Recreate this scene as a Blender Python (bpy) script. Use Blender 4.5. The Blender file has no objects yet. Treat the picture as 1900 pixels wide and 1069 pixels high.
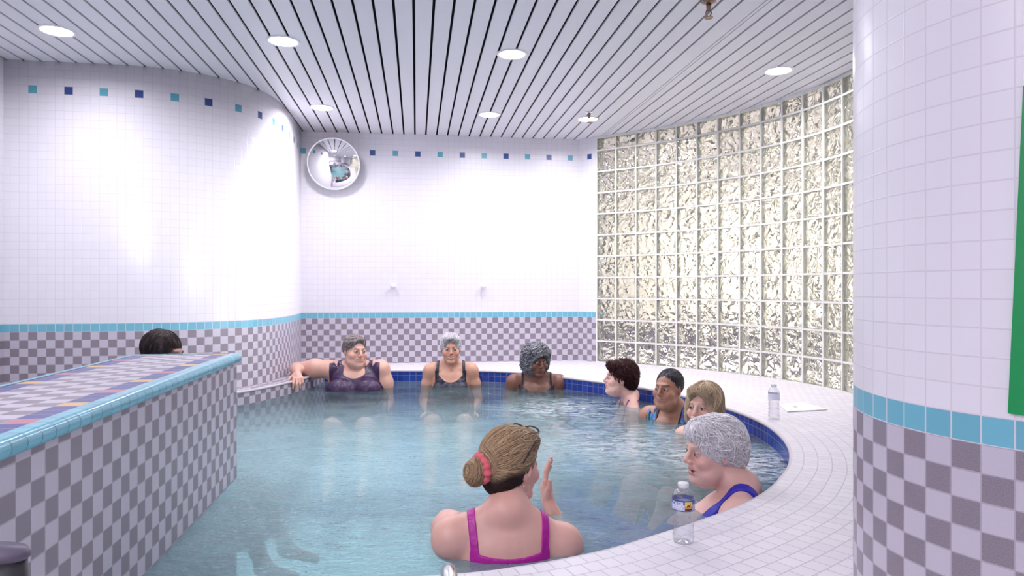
import bpy, bmesh, math, random
import numpy as np
from mathutils import Vector, Matrix, Euler
from mathutils.geometry import tessellate_polygon

sc = bpy.context.scene
C = sc.collection
R = math.radians
random.seed(7)
rng = np.random.default_rng(7)

# ---------------------------------------------------------------- camera, world, light, exposure
F_PX = 1267.0
H = 0.70                      # camera height above the deck (deck top is z = 0)
cd = bpy.data.cameras.new('camera'); cam = bpy.data.objects.new('camera', cd); C.objects.link(cam)
cam.location = (0, 0, H); cam.rotation_euler = (R(90), 0, 0)
cd.sensor_width = 36.0; cd.lens = F_PX * 36.0 / 1900.0
cd.clip_start = 0.05; cd.clip_end = 100
sc.camera = cam
w = bpy.data.worlds.new('world'); sc.world = w; w.use_nodes = True
w.node_tree.nodes['Background'].inputs[0].default_value = (0.80, 0.80, 1.0, 1)
w.node_tree.nodes['Background'].inputs[1].default_value = 0.05
sc.view_settings.view_transform = 'Standard'; sc.view_settings.look = 'None'
sc.view_settings.gamma = 1.0; sc.view_settings.exposure = 0.55
sc.view_settings.use_curve_mapping = False
LIGHT_W = 9.6
LIGHT_COL = (0.955, 0.93, 1.0)
CEIL = 2.136
WATER = -0.10
BENCH = -0.62
FLOOR = -1.1
T = 0.0520                    # tile pitch
AX = Vector((-0.1387, 0.9903, 0)); NX = Vector((0.9903, 0.1387, 0))   # room axis, and across it

# ---------------------------------------------------------------- naming helpers
def tag(o, label=None, cat=None, group=None, kind=None):
    if label: o['label'] = label
    if cat: o['category'] = cat
    if group: o['group'] = group
    if kind: o['kind'] = kind
    return o
def empty(name, loc=(0, 0, 0), rz=0):
    o = bpy.data.objects.new(name, None); C.objects.link(o)
    o.location = loc; o.rotation_euler = (0, 0, rz); o.empty_display_size = 0.05
    return o
def link(name, me, mats, parent=None, smooth=False):
    o = bpy.data.objects.new(name, me); C.objects.link(o)
    if not isinstance(mats, (list, tuple)): mats = [mats]
    for m in mats: me.materials.append(m)
    if smooth: me.polygons.foreach_set('use_smooth', [True] * len(me.polygons))
    if parent: o.parent = parent
    return o
def bobj(name, bm, mats, parent=None, smooth=False):
    me = bpy.data.meshes.new(name); bm.normal_update(); bm.to_mesh(me); bm.free()
    return link(name, me, mats, parent, smooth)
def struct(o): o['kind'] = 'structure'; return o

# ---------------------------------------------------------------- node helpers
def newmat(name):
    m = bpy.data.materials.new(name); m.use_nodes = True
    nt = m.node_tree; return m, nt, nt.nodes['Principled BSDF']
class NG:
    """tiny expression builder over shader math nodes"""
    def __init__(s, nt): s.nt = nt
    def n(s, t, **kw):
        x = s.nt.nodes.new(t)
        for k, v in kw.items(): setattr(x, k, v)
        return x
    def put(s, sock, v):
        if isinstance(v, bpy.types.NodeSocket): s.nt.links.new(v, sock)
        else: sock.default_value = v
    def m(s, op, a, b=None, c=None, clamp=False):
        x = s.n('ShaderNodeMath', operation=op, use_clamp=clamp)
        s.put(x.inputs[0], a)
        if b is not None: s.put(x.inputs[1], b)
        if c is not None: s.put(x.inputs[2], c)
        return x.outputs[0]
    def mix(s, f, a, b):
        x = s.n('ShaderNodeMix', data_type='RGBA')
        s.put(x.inputs[0], f)
        s.put(x.inputs[6], a if isinstance(a, bpy.types.NodeSocket) else (*a, 1))
        s.put(x.inputs[7], b if isinstance(b, bpy.types.NodeSocket) else (*b, 1))
        return x.outputs[2]
    def noise(s, vec, scale, detail=2, rough=.5, dist=0):
        x = s.n('ShaderNodeTexNoise'); s.put(x.inputs['Vector'], vec)
        x.inputs['Scale'].default_value = scale; x.inputs['Detail'].default_value = detail
        x.inputs['Roughness'].default_value = rough; x.inputs['Distortion'].default_value = dist
        return x.outputs[0]
    def ramp(s, f, a, b):
        x = s.n('ShaderNodeMapRange'); s.put(x.inputs[0], f)
        x.inputs[1].default_value = a; x.inputs[2].default_value = b
        return x.outputs[0]
    def bump(s, h, strength, dist):
        x = s.n('ShaderNodeBump'); s.put(x.inputs['Height'], h)
        x.inputs['Strength'].default_value = strength; x.inputs['Distance'].default_value = dist
        return x.outputs[0]
def plain(name, col, rough=.5, metal=0, spec=.5, **kw):
    m, nt, b = newmat(name); g = NG(nt)
    tc = g.n('ShaderNodeTexCoord').outputs['Object']
    f = g.noise(tc, kw.get('ns', 30), 3)
    dk = tuple(c * kw.get('var', .93) for c in col)
    nt.links.new(g.mix(f, dk, col), b.inputs['Base Color'])
    b.inputs['Roughness'].default_value = rough; b.inputs['Metallic'].default_value = metal
    b.inputs['Specular IOR Level'].default_value = spec
    return m

WHITE = (.80, .775, .83); AQUA = (.155, .44, .55); BLUE = (.035, .085, .36)
LIGHTG = (.56, .52, .60); DARKG = (.255, .22, .262)
def tile_mat(name, mode, rough=.25, t=T, stagger=False, joint=.028):
    """2-inch mosaic driven by a UV map in metres. mode: wall, checker, white, blue, deck, cap, bull, floor"""
    m, nt, b = newmat(name); g = NG(nt)
    uv = g.n('ShaderNodeUVMap').outputs[0]
    sp = g.n('ShaderNodeSeparateXYZ'); nt.links.new(uv, sp.inputs[0])
    u, v = sp.outputs[0], sp.outputs[1]
    vs = g.m('DIVIDE', g.m('SUBTRACT', v, .421), t)
    if mode in ('deck', 'cap'): vs = g.m('DIVIDE', v, t)
    r = g.m('FLOOR', vs)
    us = g.m('DIVIDE', u, t)
    if stagger: us = g.m('ADD', us, g.m('MULTIPLY', g.m('FLOORED_MODULO', r, 2.0), .5))
    c = g.m('FLOOR', us)
    fu = g.m('FRACT', us); fv = g.m('FRACT', vs)
    eu = g.m('MINIMUM', fu, g.m('SUBTRACT', 1.0, fu)); ev = g.m('MINIMUM', fv, g.m('SUBTRACT', 1.0, fv))
    e = g.m('MINIMUM', eu, ev) if mode != 'blue' else g.m('MINIMUM', eu, ev)
    grout = g.m('SUBTRACT', 1.0, g.ramp(e, joint * .55, joint * 1.3))
    cv = g.n('ShaderNodeCombineXYZ'); nt.links.new(c, cv.inputs[0]); nt.links.new(r, cv.inputs[1])
    wn = g.n('ShaderNodeTexWhiteNoise', noise_dimensions='3D'); nt.links.new(cv.outputs[0], wn.inputs['Vector'])
    rnd = wn.outputs['Value']
    speck = g.noise(uv, 900, 1)
    sp2 = g.ramp(speck, .35, .65)
    ck = g.m('FLOORED_MODULO', g.m('ADD', r, c), 2.0)
    lg = g.mix(sp2, tuple(x * .93 for x in LIGHTG), tuple(x * 1.05 for x in LIGHTG))
    dg = g.mix(sp2, tuple(x * .72 for x in DARKG), tuple(x * 1.3 for x in DARKG))
    check = g.mix(ck, lg, dg)
    white = g.mix(rnd, tuple(x * .975 for x in WHITE), WHITE)
    if mode == 'wall':
        acc_row = g.m('COMPARE', r, 29.0, .1)
        cm = g.m('COMPARE', g.m('FLOORED_MODULO', c, 4.0), 0.0, .1)
        blue = g.mix(g.m('COMPARE', g.m('FLOORED_MODULO', c, 8.0), 0.0, .1), (.045, .085, .27), (.13, .42, .52))
        up = g.mix(g.m('MULTIPLY', acc_row, cm), white, blue)
        aq = g.mix(rnd, AQUA, tuple(x * 1.12 for x in AQUA))
        col = g.mix(g.m('LESS_THAN', r, -.5), g.mix(g.m('COMPARE', r, 0.0, .1), up, aq), check)
        gc = g.mix(g.m('LESS_THAN', r, -.5), (.70, .66, .72), (.42, .38, .44))
    elif mode == 'checker': col = check; gc = (.42, .38, .44)
    elif mode == 'blue':
        col = g.mix(rnd, (.012, .045, .30), (.022, .08, .42)); gc = (.30, .26, .45)
    elif mode == 'deck':
        col = g.mix(rnd, (.74, .71, .76), (.80, .77, .81)); gc = (.55, .50, .55)
    elif mode == 'white': col = white; gc = (.66, .62, .68)
    elif mode == 'floor': col = g.mix(rnd, (.50, .90, .90), (.56, .95, .95)); gc = (.45, .75, .78)
    elif mode == 'bull': col = g.mix(rnd, AQUA, tuple(x * 1.15 for x in AQUA)); gc = (.08, .25, .33)
    elif mode == 'cap':
        k8 = g.m('FLOORED_MODULO', c, 8.0)
        yel = g.m('COMPARE', k8, 0.0, .1); pink = g.m('COMPARE', k8, 4.0, .1)
        bc = g.mix(yel, g.mix(pink, (.06, .07, .26), (.52, .18, .24)), (.70, .45, .14))
        border = g.m('MAXIMUM', g.m('LESS_THAN', r, .5), g.m('GREATER_THAN', r, 4.5))
        col = g.mix(border, check, bc); gc = (.40, .36, .42)
    col = g.mix(grout, col, gc)
    nt.links.new(col, b.inputs['Base Color'])
    b.inputs['Roughness'].default_value = rough
    hgt = g.m('SUBTRACT', 1.0, grout)
    nt.links.new(g.bump(hgt, .35, .0012), b.inputs['Normal'])
    return m
M_wall = tile_mat('tiled_wall', 'wall', .33)
M_check = tile_mat('checker_tile', 'checker', .4)
M_blue = tile_mat('blue_tile', 'blue', .15)
M_deckc = tile_mat('deck_courses', 'deck', .4, stagger=True, joint=.035)
M_deck = tile_mat('deck_field', 'deck', .42, stagger=True, joint=.035)
M_white = tile_mat('white_tile', 'white', .33)
M_cap = tile_mat('cap_tile', 'cap', .35)
M_bull = tile_mat('aqua_bullnose', 'bull', .2, joint=.03)
M_pfloor = tile_mat('pool_floor_tile', 'floor', .4)
M_slat = plain('ceiling_slat_paint', (.78, .76, .81), .45, var=.97)
M_dark = plain('plenum_black', (.012, .012, .03), .9)
M_nose = plain('deck_nosing', (.66, .60, .64), .3)
M_cream = plain('corridor_paint', (.83, .80, .74), .6)
M_mortar = plain('glass_block_mortar', (.80, .80, .76), .6)
M_steel = plain('brushed_steel', (.72, .72, .74), .22, 1.0)
M_whitepl = plain('white_plastic', (.86, .85, .88), .35)
M_paper = plain('white_sheet', (.95, .95, .97), .5)
M_bronze = plain('aged_bronze', (.30, .19, .14), .35, .8)
M_black = plain('black_rubber', (.03, .027, .035), .45)
M_grip = plain('grey_padded_top', (.12, .10, .15), .4)
M_bluepl = plain('blue_plastic', (.02, .07, .35), .3)
M_green = plain('green_print', (.0, .30, .075), .4)
M_eyew = plain('eye_white', (.50, .46, .44), .6, spec=.15)
M_iris = plain('iris', (.05, .03, .025), .3, spec=.3)
M_mouth = plain('mouth_dark', (.10, .02, .02), .5)
M_gold = plain('gold', (.85, .60, .30), .2, 1.0)
M_pinkcloth = plain('pink_scrunchie', (.85, .16, .20), .8)
def emis(name, col, s):
    m, nt, b = newmat(name)
    b.inputs['Emission Color'].default_value = (*col, 1); b.inputs['Emission Strength'].default_value = s
    b.inputs['Base Color'].default_value = (.9, .9, .9, 1)
    return m
M_lamp = emis('lamp_lens', (.96, .95, 1.0), 14)
m, nt, b = newmat('mirror_glass'); b.inputs['Metallic'].default_value = 1; b.inputs['Roughness'].default_value = .02
b.inputs['Base Color'].default_value = (.88, .88, .9, 1); M_mirror = m

# ---------------------------------------------------------------- mesh helpers
def bm_box(bm, c, s, M=None, bevel=0):
    r = bmesh.ops.create_cube(bm, size=1)
    vs = r['verts']
    bmesh.ops.scale(bm, vec=s, verts=vs)
    if bevel:
        es = list({e for v in vs for e in v.link_edges})
        q = bmesh.ops.bevel(bm, geom=es, offset=bevel, segments=2, affect='EDGES', profile=.5)
        vs = list({v for f in q['faces'] for v in f.verts} | {v for v in vs if v.is_valid})
    mt = Matrix.Translation(c) @ (M or Matrix())
    bmesh.ops.transform(bm, matrix=mt, verts=vs)
    return vs
def bm_tube(bm, pts, rad, seg=12, cap=True):
    pts = [Vector(p) for p in pts]; n = len(pts)
    rads = rad if isinstance(rad, (list, tuple)) else [rad] * n
    rings = []; up = None
    for i, p in enumerate(pts):
        t = (pts[min(i + 1, n - 1)] - pts[max(i - 1, 0)]).normalized()
        if up is None: up = t.orthogonal().normalized()
        up = (up - t * up.dot(t)).normalized(); s = t.cross(up)
        rings.append([bm.verts.new(p + (up * math.cos(a) + s * math.sin(a)) * rads[i])
                      for a in [2 * math.pi * k / seg for k in range(seg)]])
    for a, b_ in zip(rings, rings[1:]):
        for k in range(seg): bm.faces.new((a[k], a[(k + 1) % seg], b_[(k + 1) % seg], b_[k]))
    if cap: bm.faces.new(rings[0][::-1]); bm.faces.new(rings[-1])
def bm_lathe(bm, prof, c=(0, 0, 0), seg=32, M=None, sx=1, sy=1):
    c = Vector(c); rings = []
    for r_, z in prof:
        ring = []
        for k in range(seg):
            a = 2 * math.pi * k / seg; p = Vector((r_ * math.cos(a) * sx, r_ * math.sin(a) * sy, z))
            if M: p = M @ p
            ring.append(bm.verts.new(c + p))
        rings.append(ring)
    for a, b_ in zip(rings, rings[1:]):
        for k in range(seg): bm.faces.new((a[k], a[(k + 1) % seg], b_[(k + 1) % seg], b_[k]))
    if prof[0][0] > 1e-5: bm.faces.new(rings[0][::-1])
    if prof[-1][0] > 1e-5: bm.faces.new(rings[-1])
def catmull(pts, step=.04):
    P = [np.array(p, float) for p in pts]; P = [2 * P[0] - P[1]] + P + [2 * P[-1] - P[-2]]
    out = []
    for i in range(1, len(P) - 2):
        n = max(2, int(np.linalg.norm(P[i + 1] - P[i]) / step))
        for k in range(n):
            t = k / n
            out.append(.5 * ((2 * P[i]) + (-P[i - 1] + P[i + 1]) * t + (2 * P[i - 1] - 5 * P[i] + 4 * P[i + 1] - P[i + 2]) * t * t
                             + (-P[i - 1] + 3 * P[i] - 3 * P[i + 1] + P[i + 2]) * t ** 3))
    out.append(P[-2]); return [tuple(q) for q in out]
def ribbon(bm, line, z0, z1, thick=0, u0=0, flip=False, mat=0, zdiv=1):
    """vertical strip along a plan polyline, UV = (arc length, z). thick>0 gives it a back and a top."""
    uvl = bm.loops.layers.uv.verify()
    L = [0]
    for a, b_ in zip(line, line[1:]): L.append(L[-1] + math.dist(a, b_))
    n = len(line); nor = []
    for i in range(n):
        a = Vector(line[max(i - 1, 0)]); b_ = Vector(line[min(i + 1, n - 1)]); t = (b_ - a).normalized()
        nor.append(Vector((t.y, -t.x)) * (-1 if flip else 1))
    fr = [(bm.verts.new((p[0], p[1], z0)), bm.verts.new((p[0], p[1], z1))) for p in line]
    def quad(vs, uvs, m_=mat):
        f = bm.faces.new(vs); f.material_index = m_
        for l, q in zip(f.loops, uvs): l[uvl].uv = q
    for i in range(n - 1):
        quad((fr[i][0], fr[i + 1][0], fr[i + 1][1], fr[i][1]),
             ((u0 + L[i], z0), (u0 + L[i + 1], z0), (u0 + L[i + 1], z1), (u0 + L[i], z1)))
    if thick:
        bk = [(bm.verts.new((p[0] - q.x * thick, p[1] - q.y * thick, z0)), bm.verts.new((p[0] - q.x * thick, p[1] - q.y * thick, z1)))
              for p, q in zip(line, nor)]
        for i in range(n - 1):
            quad((bk[i + 1][0], bk[i][0], bk[i][1], bk[i + 1][1]), ((L[i], z0), (L[i + 1], z0), (L[i + 1], z1), (L[i], z1)))
            quad((fr[i][1], fr[i + 1][1], bk[i + 1][1], bk[i][1]), ((L[i], 0), (L[i + 1], 0), (L[i + 1], thick), (L[i], thick)))
    return L[-1]

# ---------------------------------------------------------------- plan of the place (metres, camera at the origin)
LEFTW = catmull([(-3.19, 4.285), (-2.92, 4.328), (-2.50, 4.395), (-2.30, 4.455), (-2.113, 4.56), (-1.935, 4.73),
                 (-1.845, 4.90), (-1.80, 5.16), (-1.825, 5.64), (-1.93, 6.25)], .05)
BACKW = [(-1.93, 6.25), (.653, 6.60), (.80, 6.47)]
EDGE0 = [(-1.60, 5.835), (-1.151, 5.835), (-.829, 5.835), (-.322, 5.82), (.039, 5.712), (.371, 5.42), (.722, 5.06), (.976, 4.718),
         (1.167, 4.348), (1.262, 3.98), (1.304, 3.742), (1.309, 3.485), (1.275, 3.225), (1.205, 2.961), (1.10, 2.712),
         (.99, 2.523), (.896, 2.384), (.787, 2.257), (.657, 2.135), (.535, 2.034), (.411, 1.941), (.263, 1.836),
         (.096, 1.750), (-.007, 1.710), (-.106, 1.68), (-.4, 1.635), (-.75, 1.62), (-1.10, 1.62)]
EDGE = catmull(EDGE0, .04)
LEDGE = catmull([(-3.13, 4.04), (-2.95, 4.10), (-2.5, 4.20), (-2.2, 4.30), (-1.98, 4.47), (-1.865, 4.62), (-1.74, 4.90), (-1.655, 5.217),
                 (-1.61, 5.5), (-1.60, 5.835)], .05)
GLASS = catmull([(.80, 6.47), (1.274, 6.125), (1.637, 5.765), (1.93, 5.39), (2.145, 4.93), (2.235, 4.50), (2.22, 4.05), (2.10, 3.55)], .01)

def inward(line, d):
    out = []
    for i, p in enumerate(line):
        a = Vector(line[max(i - 1, 0)]); b_ = Vector(line[min(i + 1, len(line) - 1)]); t = (b_ - a).normalized()
        out.append((p[0] + t.y * d, p[1] - t.x * d))      # the pool is on the right of the edge's direction
    return out

# ---------------------------------------------------------------- walls
bm = bmesh.new(); ribbon(bm, LEFTW, -1.1, CEIL, .12, u0=-.14, flip=False); struct(bobj('wall_left', bm, M_wall, smooth=True))
bm = bmesh.new(); ribbon(bm, BACKW, -1.1, CEIL, .12, u0=.008); struct(bobj('wall_back', bm, M_wall))
bm = bmesh.new(); ribbon(bm, [(-3.19 + .14 * 6.9, 4.285 - 6.9), (-3.19, 4.285)], -1.1, CEIL, .12); struct(bobj('wall_side', bm, M_wall))
bm = bmesh.new(); ribbon(bm, [(3.2, -2.6), (-2.4, -2.6)], 0, CEIL, .12, flip=False); struct(bobj('wall_front', bm, M_wall))
bm = bmesh.new(); ribbon(bm, [(2.10, 3.55), (2.4, 1.5), (2.9, -2.6)], 0, CEIL, .10); struct(bobj('wall_right', bm, M_wall))
# the round column
CX, CY, CR = 1.231, 1.447, .455
circ = [(CX + CR * math.cos(a), CY + CR * math.sin(a)) for a in [math.pi * (.25 - 2 * k / 192) for k in range(193)]]
bm = bmesh.new(); ribbon(bm, circ, 0, CEIL, 0, u0=.012); struct(bobj('wall_column', bm, M_wall, smooth=True))

# ---------------------------------------------------------------- glass block wall
L = [0]
for a, b_ in zip(GLASS, GLASS[1:]): L.append(L[-1] + math.dist(a, b_))
def along(s):
    i = max(0, min(len(L) - 2, int(np.searchsorted(L, s)) - 1)); t = (s - L[i]) / (L[i + 1] - L[i])
    return Vector((GLASS[i][0] + (GLASS[i + 1][0] - GLASS[i][0]) * t, GLASS[i][1] + (GLASS[i + 1][1] - GLASS[i][1]) * t, 0))
BP = .2016; ncol = int(L[-1] / BP)
m, nt, b = newmat('wavy_glass'); g = NG(nt)
tc = g.n('ShaderNodeTexCoord').outputs['Object']
n1 = g.noise(tc, 10, 1.0, .5, 1.6)
bp = g.bump(n1, 1.0, .045)
out = nt.nodes['Material Output']; nt.nodes.remove(b)
rf = g.n('ShaderNodeBsdfRefraction'); rf.inputs['Color'].default_value = (.97, .975, .94, 1); rf.inputs['Roughness'].default_value = .03
rf.inputs['IOR'].default_value = 1.35; nt.links.new(bp, rf.inputs['Normal'])
gl = g.n('ShaderNodeBsdfGlossy'); gl.inputs['Roughness'].default_value = .06; nt.links.new(bp, gl.inputs['Normal'])
gl.inputs['Color'].default_value = (.95, .95, .95, 1)
fr = g.n('ShaderNodeFresnel'); fr.inputs[0].default_value = 1.5; nt.links.new(bp, fr.inputs['Normal'])
mx = g.n('ShaderNodeMixShader'); nt.links.new(g.m('ADD', g.m('MULTIPLY', fr.outputs[0], 1.0), .10, clamp=True), mx.inputs[0])
nt.links.new(rf.outputs[0], mx.inputs[1]); nt.links.new(gl.outputs[0], mx.inputs[2])
nt.links.new(mx.outputs[0], out.inputs[0]); M_wavy = m
m, nt, b = newmat('clear_glass_edge'); g = NG(nt)
out = nt.nodes['Material Output']; b.inputs['Base Color'].default_value = (.78, .80, .72, 1); b.inputs['Roughness'].default_value = .15
tr = g.n('ShaderNodeBsdfTransparent'); tr.inputs[0].default_value = (.93, .94, .88, 1)
mx = g.n('ShaderNodeMixShader'); mx.inputs[0].default_value = .45
nt.links.new(tr.outputs[0], mx.inputs[1]); nt.links.new(b.outputs[0], mx.inputs[2]); nt.links.new(mx.outputs[0], out.inputs[0]); M_rim = m
bmM = bmesh.new(); bmG = bmesh.new(); bmE = bmesh.new()
rows = [(k * .2, (k + 1) * .2) for k in range(10)] + [(2.0, CEIL - .012)]
DEP = .078
def frame_at(s):
    p = along(s); t = (along(s + .01) - along(s - .01)).normalized(); nrm = Vector((-t.y, t.x, 0))
    return p, t, nrm          # nrm points away from the pool
for i in range(ncol):
    s0, s1 = i * BP, (i + 1) * BP; p, t, nn = frame_at((s0 + s1) / 2)
    Mx = Matrix((( t.x, nn.x, 0), (t.y, nn.y, 0), (0, 0, 1))).to_4x4()
    for z0, z1 in rows:
        hz = (z1 - z0)
        cz = (z0 + z1) / 2
        # two wavy faces, 64 mm apart
        for y0, y1 in ((.006, .006), (.072, .072)):
            N = 1
            vs = [bmG.verts.new(p + t * x + nn * y0 + Vector((0, 0, z))) for x, z in
                  ((-BP / 2 + .008, z0 + .008), (BP / 2 - .008, z0 + .008), (BP / 2 - .008, z1 - .008), (-BP / 2 + .008, z1 - .008))]
            if y0 > .05: vs = vs[::-1]
            bmG.faces.new(vs)
        # glass side walls of the hollow block
        for x in (-BP / 2 + .012, BP / 2 - .012):
            q = [bmE.verts.new(p + t * x + nn * y + Vector((0, 0, z))) for y, z in ((.007, z0 + .012), (.071, z0 + .012), (.071, z1 - .012), (.007, z1 - .012))]
            bmE.faces.new(q)
        for z in (z0 + .012, z1 - .012):
            q = [bmE.verts.new(p + t * x + nn * y + Vector((0, 0, z))) for x, y in ((-BP / 2 + .012, .007), (BP / 2 - .012, .007), (BP / 2 - .012, .071), (-BP / 2 + .012, .071))]
            bmE.faces.new(q)
        bm_box(bmM, p + nn * (DEP / 2) + Vector((0, 0, z0 + .0)), (BP + .002, DEP, .014), Mx)
    bm_box(bmM, p + nn * (DEP / 2) + Vector((0, 0, CEIL - .012)), (BP + .002, DEP, .022), Mx)
for i in range(ncol + 1):
    p, t, nn = frame_at(min(max(i * BP, .001), L[-1] - .001))
    Mx = Matrix((( t.x, nn.x, 0), (t.y, nn.y, 0), (0, 0, 1))).to_4x4()
    bm_box(bmM, p + nn * (DEP / 2) + Vector((0, 0, CEIL / 2)), (.013, DEP, CEIL), Mx)
wg = struct(bobj('window_1', bmM, M_mortar))
o = bobj('glass_blocks', bmG, M_wavy, wg)
o = bobj('block_edges', bmE, M_rim, wg)
# corridor beyond the glass blocks
bm = bmesh.new(); ribbon(bm, [(.95, 8.3), (3.3, 7.2), (4.0, 5.5), (4.1, 3.2)], 0, CEIL, .1); struct(bobj('wall_corridor', bm, M_cream))
M_cordark = plain('corridor_dark_base', (.05, .045, .075), .5)
bm = bmesh.new(); ribbon(bm, [(.80, 7.2), (1.9, 7.0), (2.55, 6.4), (3.0, 5.5), (3.05, 5.0)], 0.0, .33, .02); struct(bobj('baseboard_corridor', bm, M_cordark))

# ---------------------------------------------------------------- ceiling: linear slats under a dark void
bm = bmesh.new()
P = .1016; GAP = .0145
gaps = [.901 + k * P for k in range(-46, 36)]
gl_ = []
for k, q in enumerate(gaps):
    if abs(q - (.901 + 8 * P)) < .01: gl_ += [(1.728, 1.7335), (1.752, 1.7575)]
    else: gl_.append((q - GAP / 2, q + GAP / 2))
Mr = Matrix((( AX.x, NX.x, 0), (AX.y, NX.y, 0), (0, 0, 1))).to_4x4()   # local x along the slat
for (a0, a1), (b0, b1) in zip(gl_, gl_[1:]):
    wd = b0 - a1; q = (a1 + b0) / 2
    c = NX * q + AX * 2.7 + Vector((0, 0, CEIL + .006))
    bm_box(bm, c, (11.5, wd, .012), Mr)
ce = struct(bobj('ceiling', bm, M_slat))
bm = bmesh.new(); bm_box(bm, NX * .4 + AX * 2.7 + Vector((0, 0, CEIL + .06)), (11.6, 8.4, .02), Mr)
bobj('dark_void_panel', bm, M_dark, ce)

# ---------------------------------------------------------------- deck, ledge, pool shell
bm = bmesh.new(); uvl = bm.loops.layers.uv.verify()
NC = 9
rings = [inward(EDGE, -(T * k)) for k in range(NC + 1)]
SL = [0]
for a, b_ in zip(rings[4], rings[4][1:]): SL.append(SL[-1] + math.dist(a, b_))
vv = [[bm.verts.new((p[0], p[1], 0)) for p in r_] for r_ in rings]
for k in range(NC):
    for i in range(len(EDGE) - 1):
        f = bm.faces.new((vv[k][i], vv[k + 1][i], vv[k + 1][i + 1], vv[k][i + 1]))
        if f.calc_center_median() is None: pass
        for l, q in zip(f.loops, ((SL[i], k * T), (SL[i], (k + 1) * T), (SL[i + 1], (k + 1) * T), (SL[i + 1], k * T))): l[uvl].uv = q
outer = [(-4.2, -2.7), (3.6, -2.7), (4.3, 3.0), (4.2, 8.6), (-4.2, 8.6)]
hole = [(-2.80, 1.62), (-3.11, 3.98)] + LEDGE[1:] + rings[NC][::1] + [(-1.10, 1.62)]
tri = tessellate_polygon([[Vector((*p, 0)) for p in outer], [Vector((*p, 0)) for p in hole[::-1]]])
allp = outer + hole[::-1]
vt = [bm.verts.new((*p, 0)) for p in allp]
for t3 in tri:
    try: f = bm.faces.new([vt[i] for i in t3])
    except ValueError: continue
    f.material_index = 1
    for l in f.loops:
        v_ = l.vert.co; l[uvl].uv = (v_.dot(NX), v_.dot(AX))
bmesh.ops.recalc_face_normals(bm, faces=bm.faces)
for f in bm.faces:
    if f.normal.z < 0: f.normal_flip()
fl = struct(bobj('floor', bm, [M_deckc, M_deck]))
bm = bmesh.new(); uvl = bm.loops.layers.uv.verify()
top_ = [p for p in LEDGE if p[1] < 5.6 and p[0] > -3.3]; wal_ = [p for p in LEFTW if p[1] < 5.75]
f = bm.faces.new([bm.verts.new((*p, .0015)) for p in top_ + wal_[::-1]])
for l in f.loops: l[uvl].uv = (l.vert.co.x * .8 + l.vert.co.y * .6, l.vert.co.y * .8 - l.vert.co.x * .6)
bmesh.ops.triangulate(bm, faces=bm.faces)
for f in bm.faces:
    if f.normal.z < 0: f.normal_flip()
bobj('checkered_ledge_top', bm, M_check, fl)
# nosing round the pool edge
bm = bmesh.new(); bm_tube(bm, [(p[0], p[1], -.0085) for p in inward(EDGE, -.004)], .0095, 10)
struct(bobj('trim_1', bm, M_nose, smooth=True))
bm = bmesh.new(); bm_tube(bm, [(p[0], p[1], -.0085) for p in LEDGE], .0095, 10)
struct(bobj('trim_2', bm, M_nose, smooth=True))
bm = bmesh.new(); uvl = bm.loops.layers.uv.verify()
pl = [(-2.80, 1.62), (-3.11, 3.98)] + LEDGE[1:] + EDGE[1:-1] + [(-1.10, 1.62)]
f = bm.faces.new([bm.verts.new((*p, FLOOR)) for p in pl])
for l in f.loops: l[uvl].uv = (l.vert.co.x, l.vert.co.y)
bmesh.ops.triangulate(bm, faces=bm.faces)
for f in bm.faces:
    if f.normal.z < 0: f.normal_flip()
pf = struct(bobj('floor_pool', bm, M_pfloor))

# pool walls, bench and floor
bm = bmesh.new()
ribbon(bm, EDGE, FLOOR, -.012, 0, u0=0)
uvl = bm.loops.layers.uv.verify()
ben = inward(EDGE, .46)
s = [0]
for a, b_ in zip(EDGE, EDGE[1:]): s.append(s[-1] + math.dist(a, b_))
va = [bm.verts.new((*p, BENCH)) for p in EDGE]; vb = [bm.verts.new((*p, BENCH)) for p in ben]
for i in range(len(EDGE) - 1):
    f = bm.faces.new((va[i], va[i + 1], vb[i + 1], vb[i]))
    for l, q in zip(f.loops, ((s[i], 0), (s[i + 1], 0), (s[i + 1], .46), (s[i], .46))): l[uvl].uv = q
ribbon(bm, ben, FLOOR, BENCH, 0)
bobj('blue_tiled_side_and_bench', bm, M_blue, pf)
bm = bmesh.new(); ribbon(bm, LEDGE, FLOOR, -.012, 0, u0=.01); ribbon(bm, [(-2.80, 1.62), (-3.11, 3.98)], FLOOR, 0); ribbon(bm, [(-1.1, 1.62), (-2.80, 1.62)], FLOOR, 0)
bobj('ledge_front', bm, M_check, pf)
# partition with a patterned cap
PT = .424
pa = Vector((-1.165, 2.89, 0)); pw = .415
near = pa - AX * 2.75
def pp(a, x, z): v_ = pa - AX * a - NX * x; return (v_.x, v_.y, z)
bm = bmesh.new()
ribbon(bm, [pp(2.75, 0, 0)[:2], pp(0, 0, 0)[:2], pp(0, pw, 0)[:2], pp(2.75, pw, 0)[:2], pp(2.75, 0, 0)[:2]][::-1], FLOOR, PT - .02, 0, u0=.01)
pt = struct(bobj('wall_partition', bm, M_check))
bm = bmesh.new(); uvl = bm.loops.layers.uv.verify()
ins = .024
f = bm.faces.new([bm.verts.new(pp(a, x, PT)) for a, x in ((2.75, ins), (ins, ins), (ins, pw - ins), (2.75, pw - ins))])
for l, q in zip(f.loops, ((2.75, 0.0), (ins, 0.0), (ins, 7 * T * 6 / 7 - .0001), (2.75, 7 * T * 6 / 7 - .0001))): l[uvl].uv = q
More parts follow.
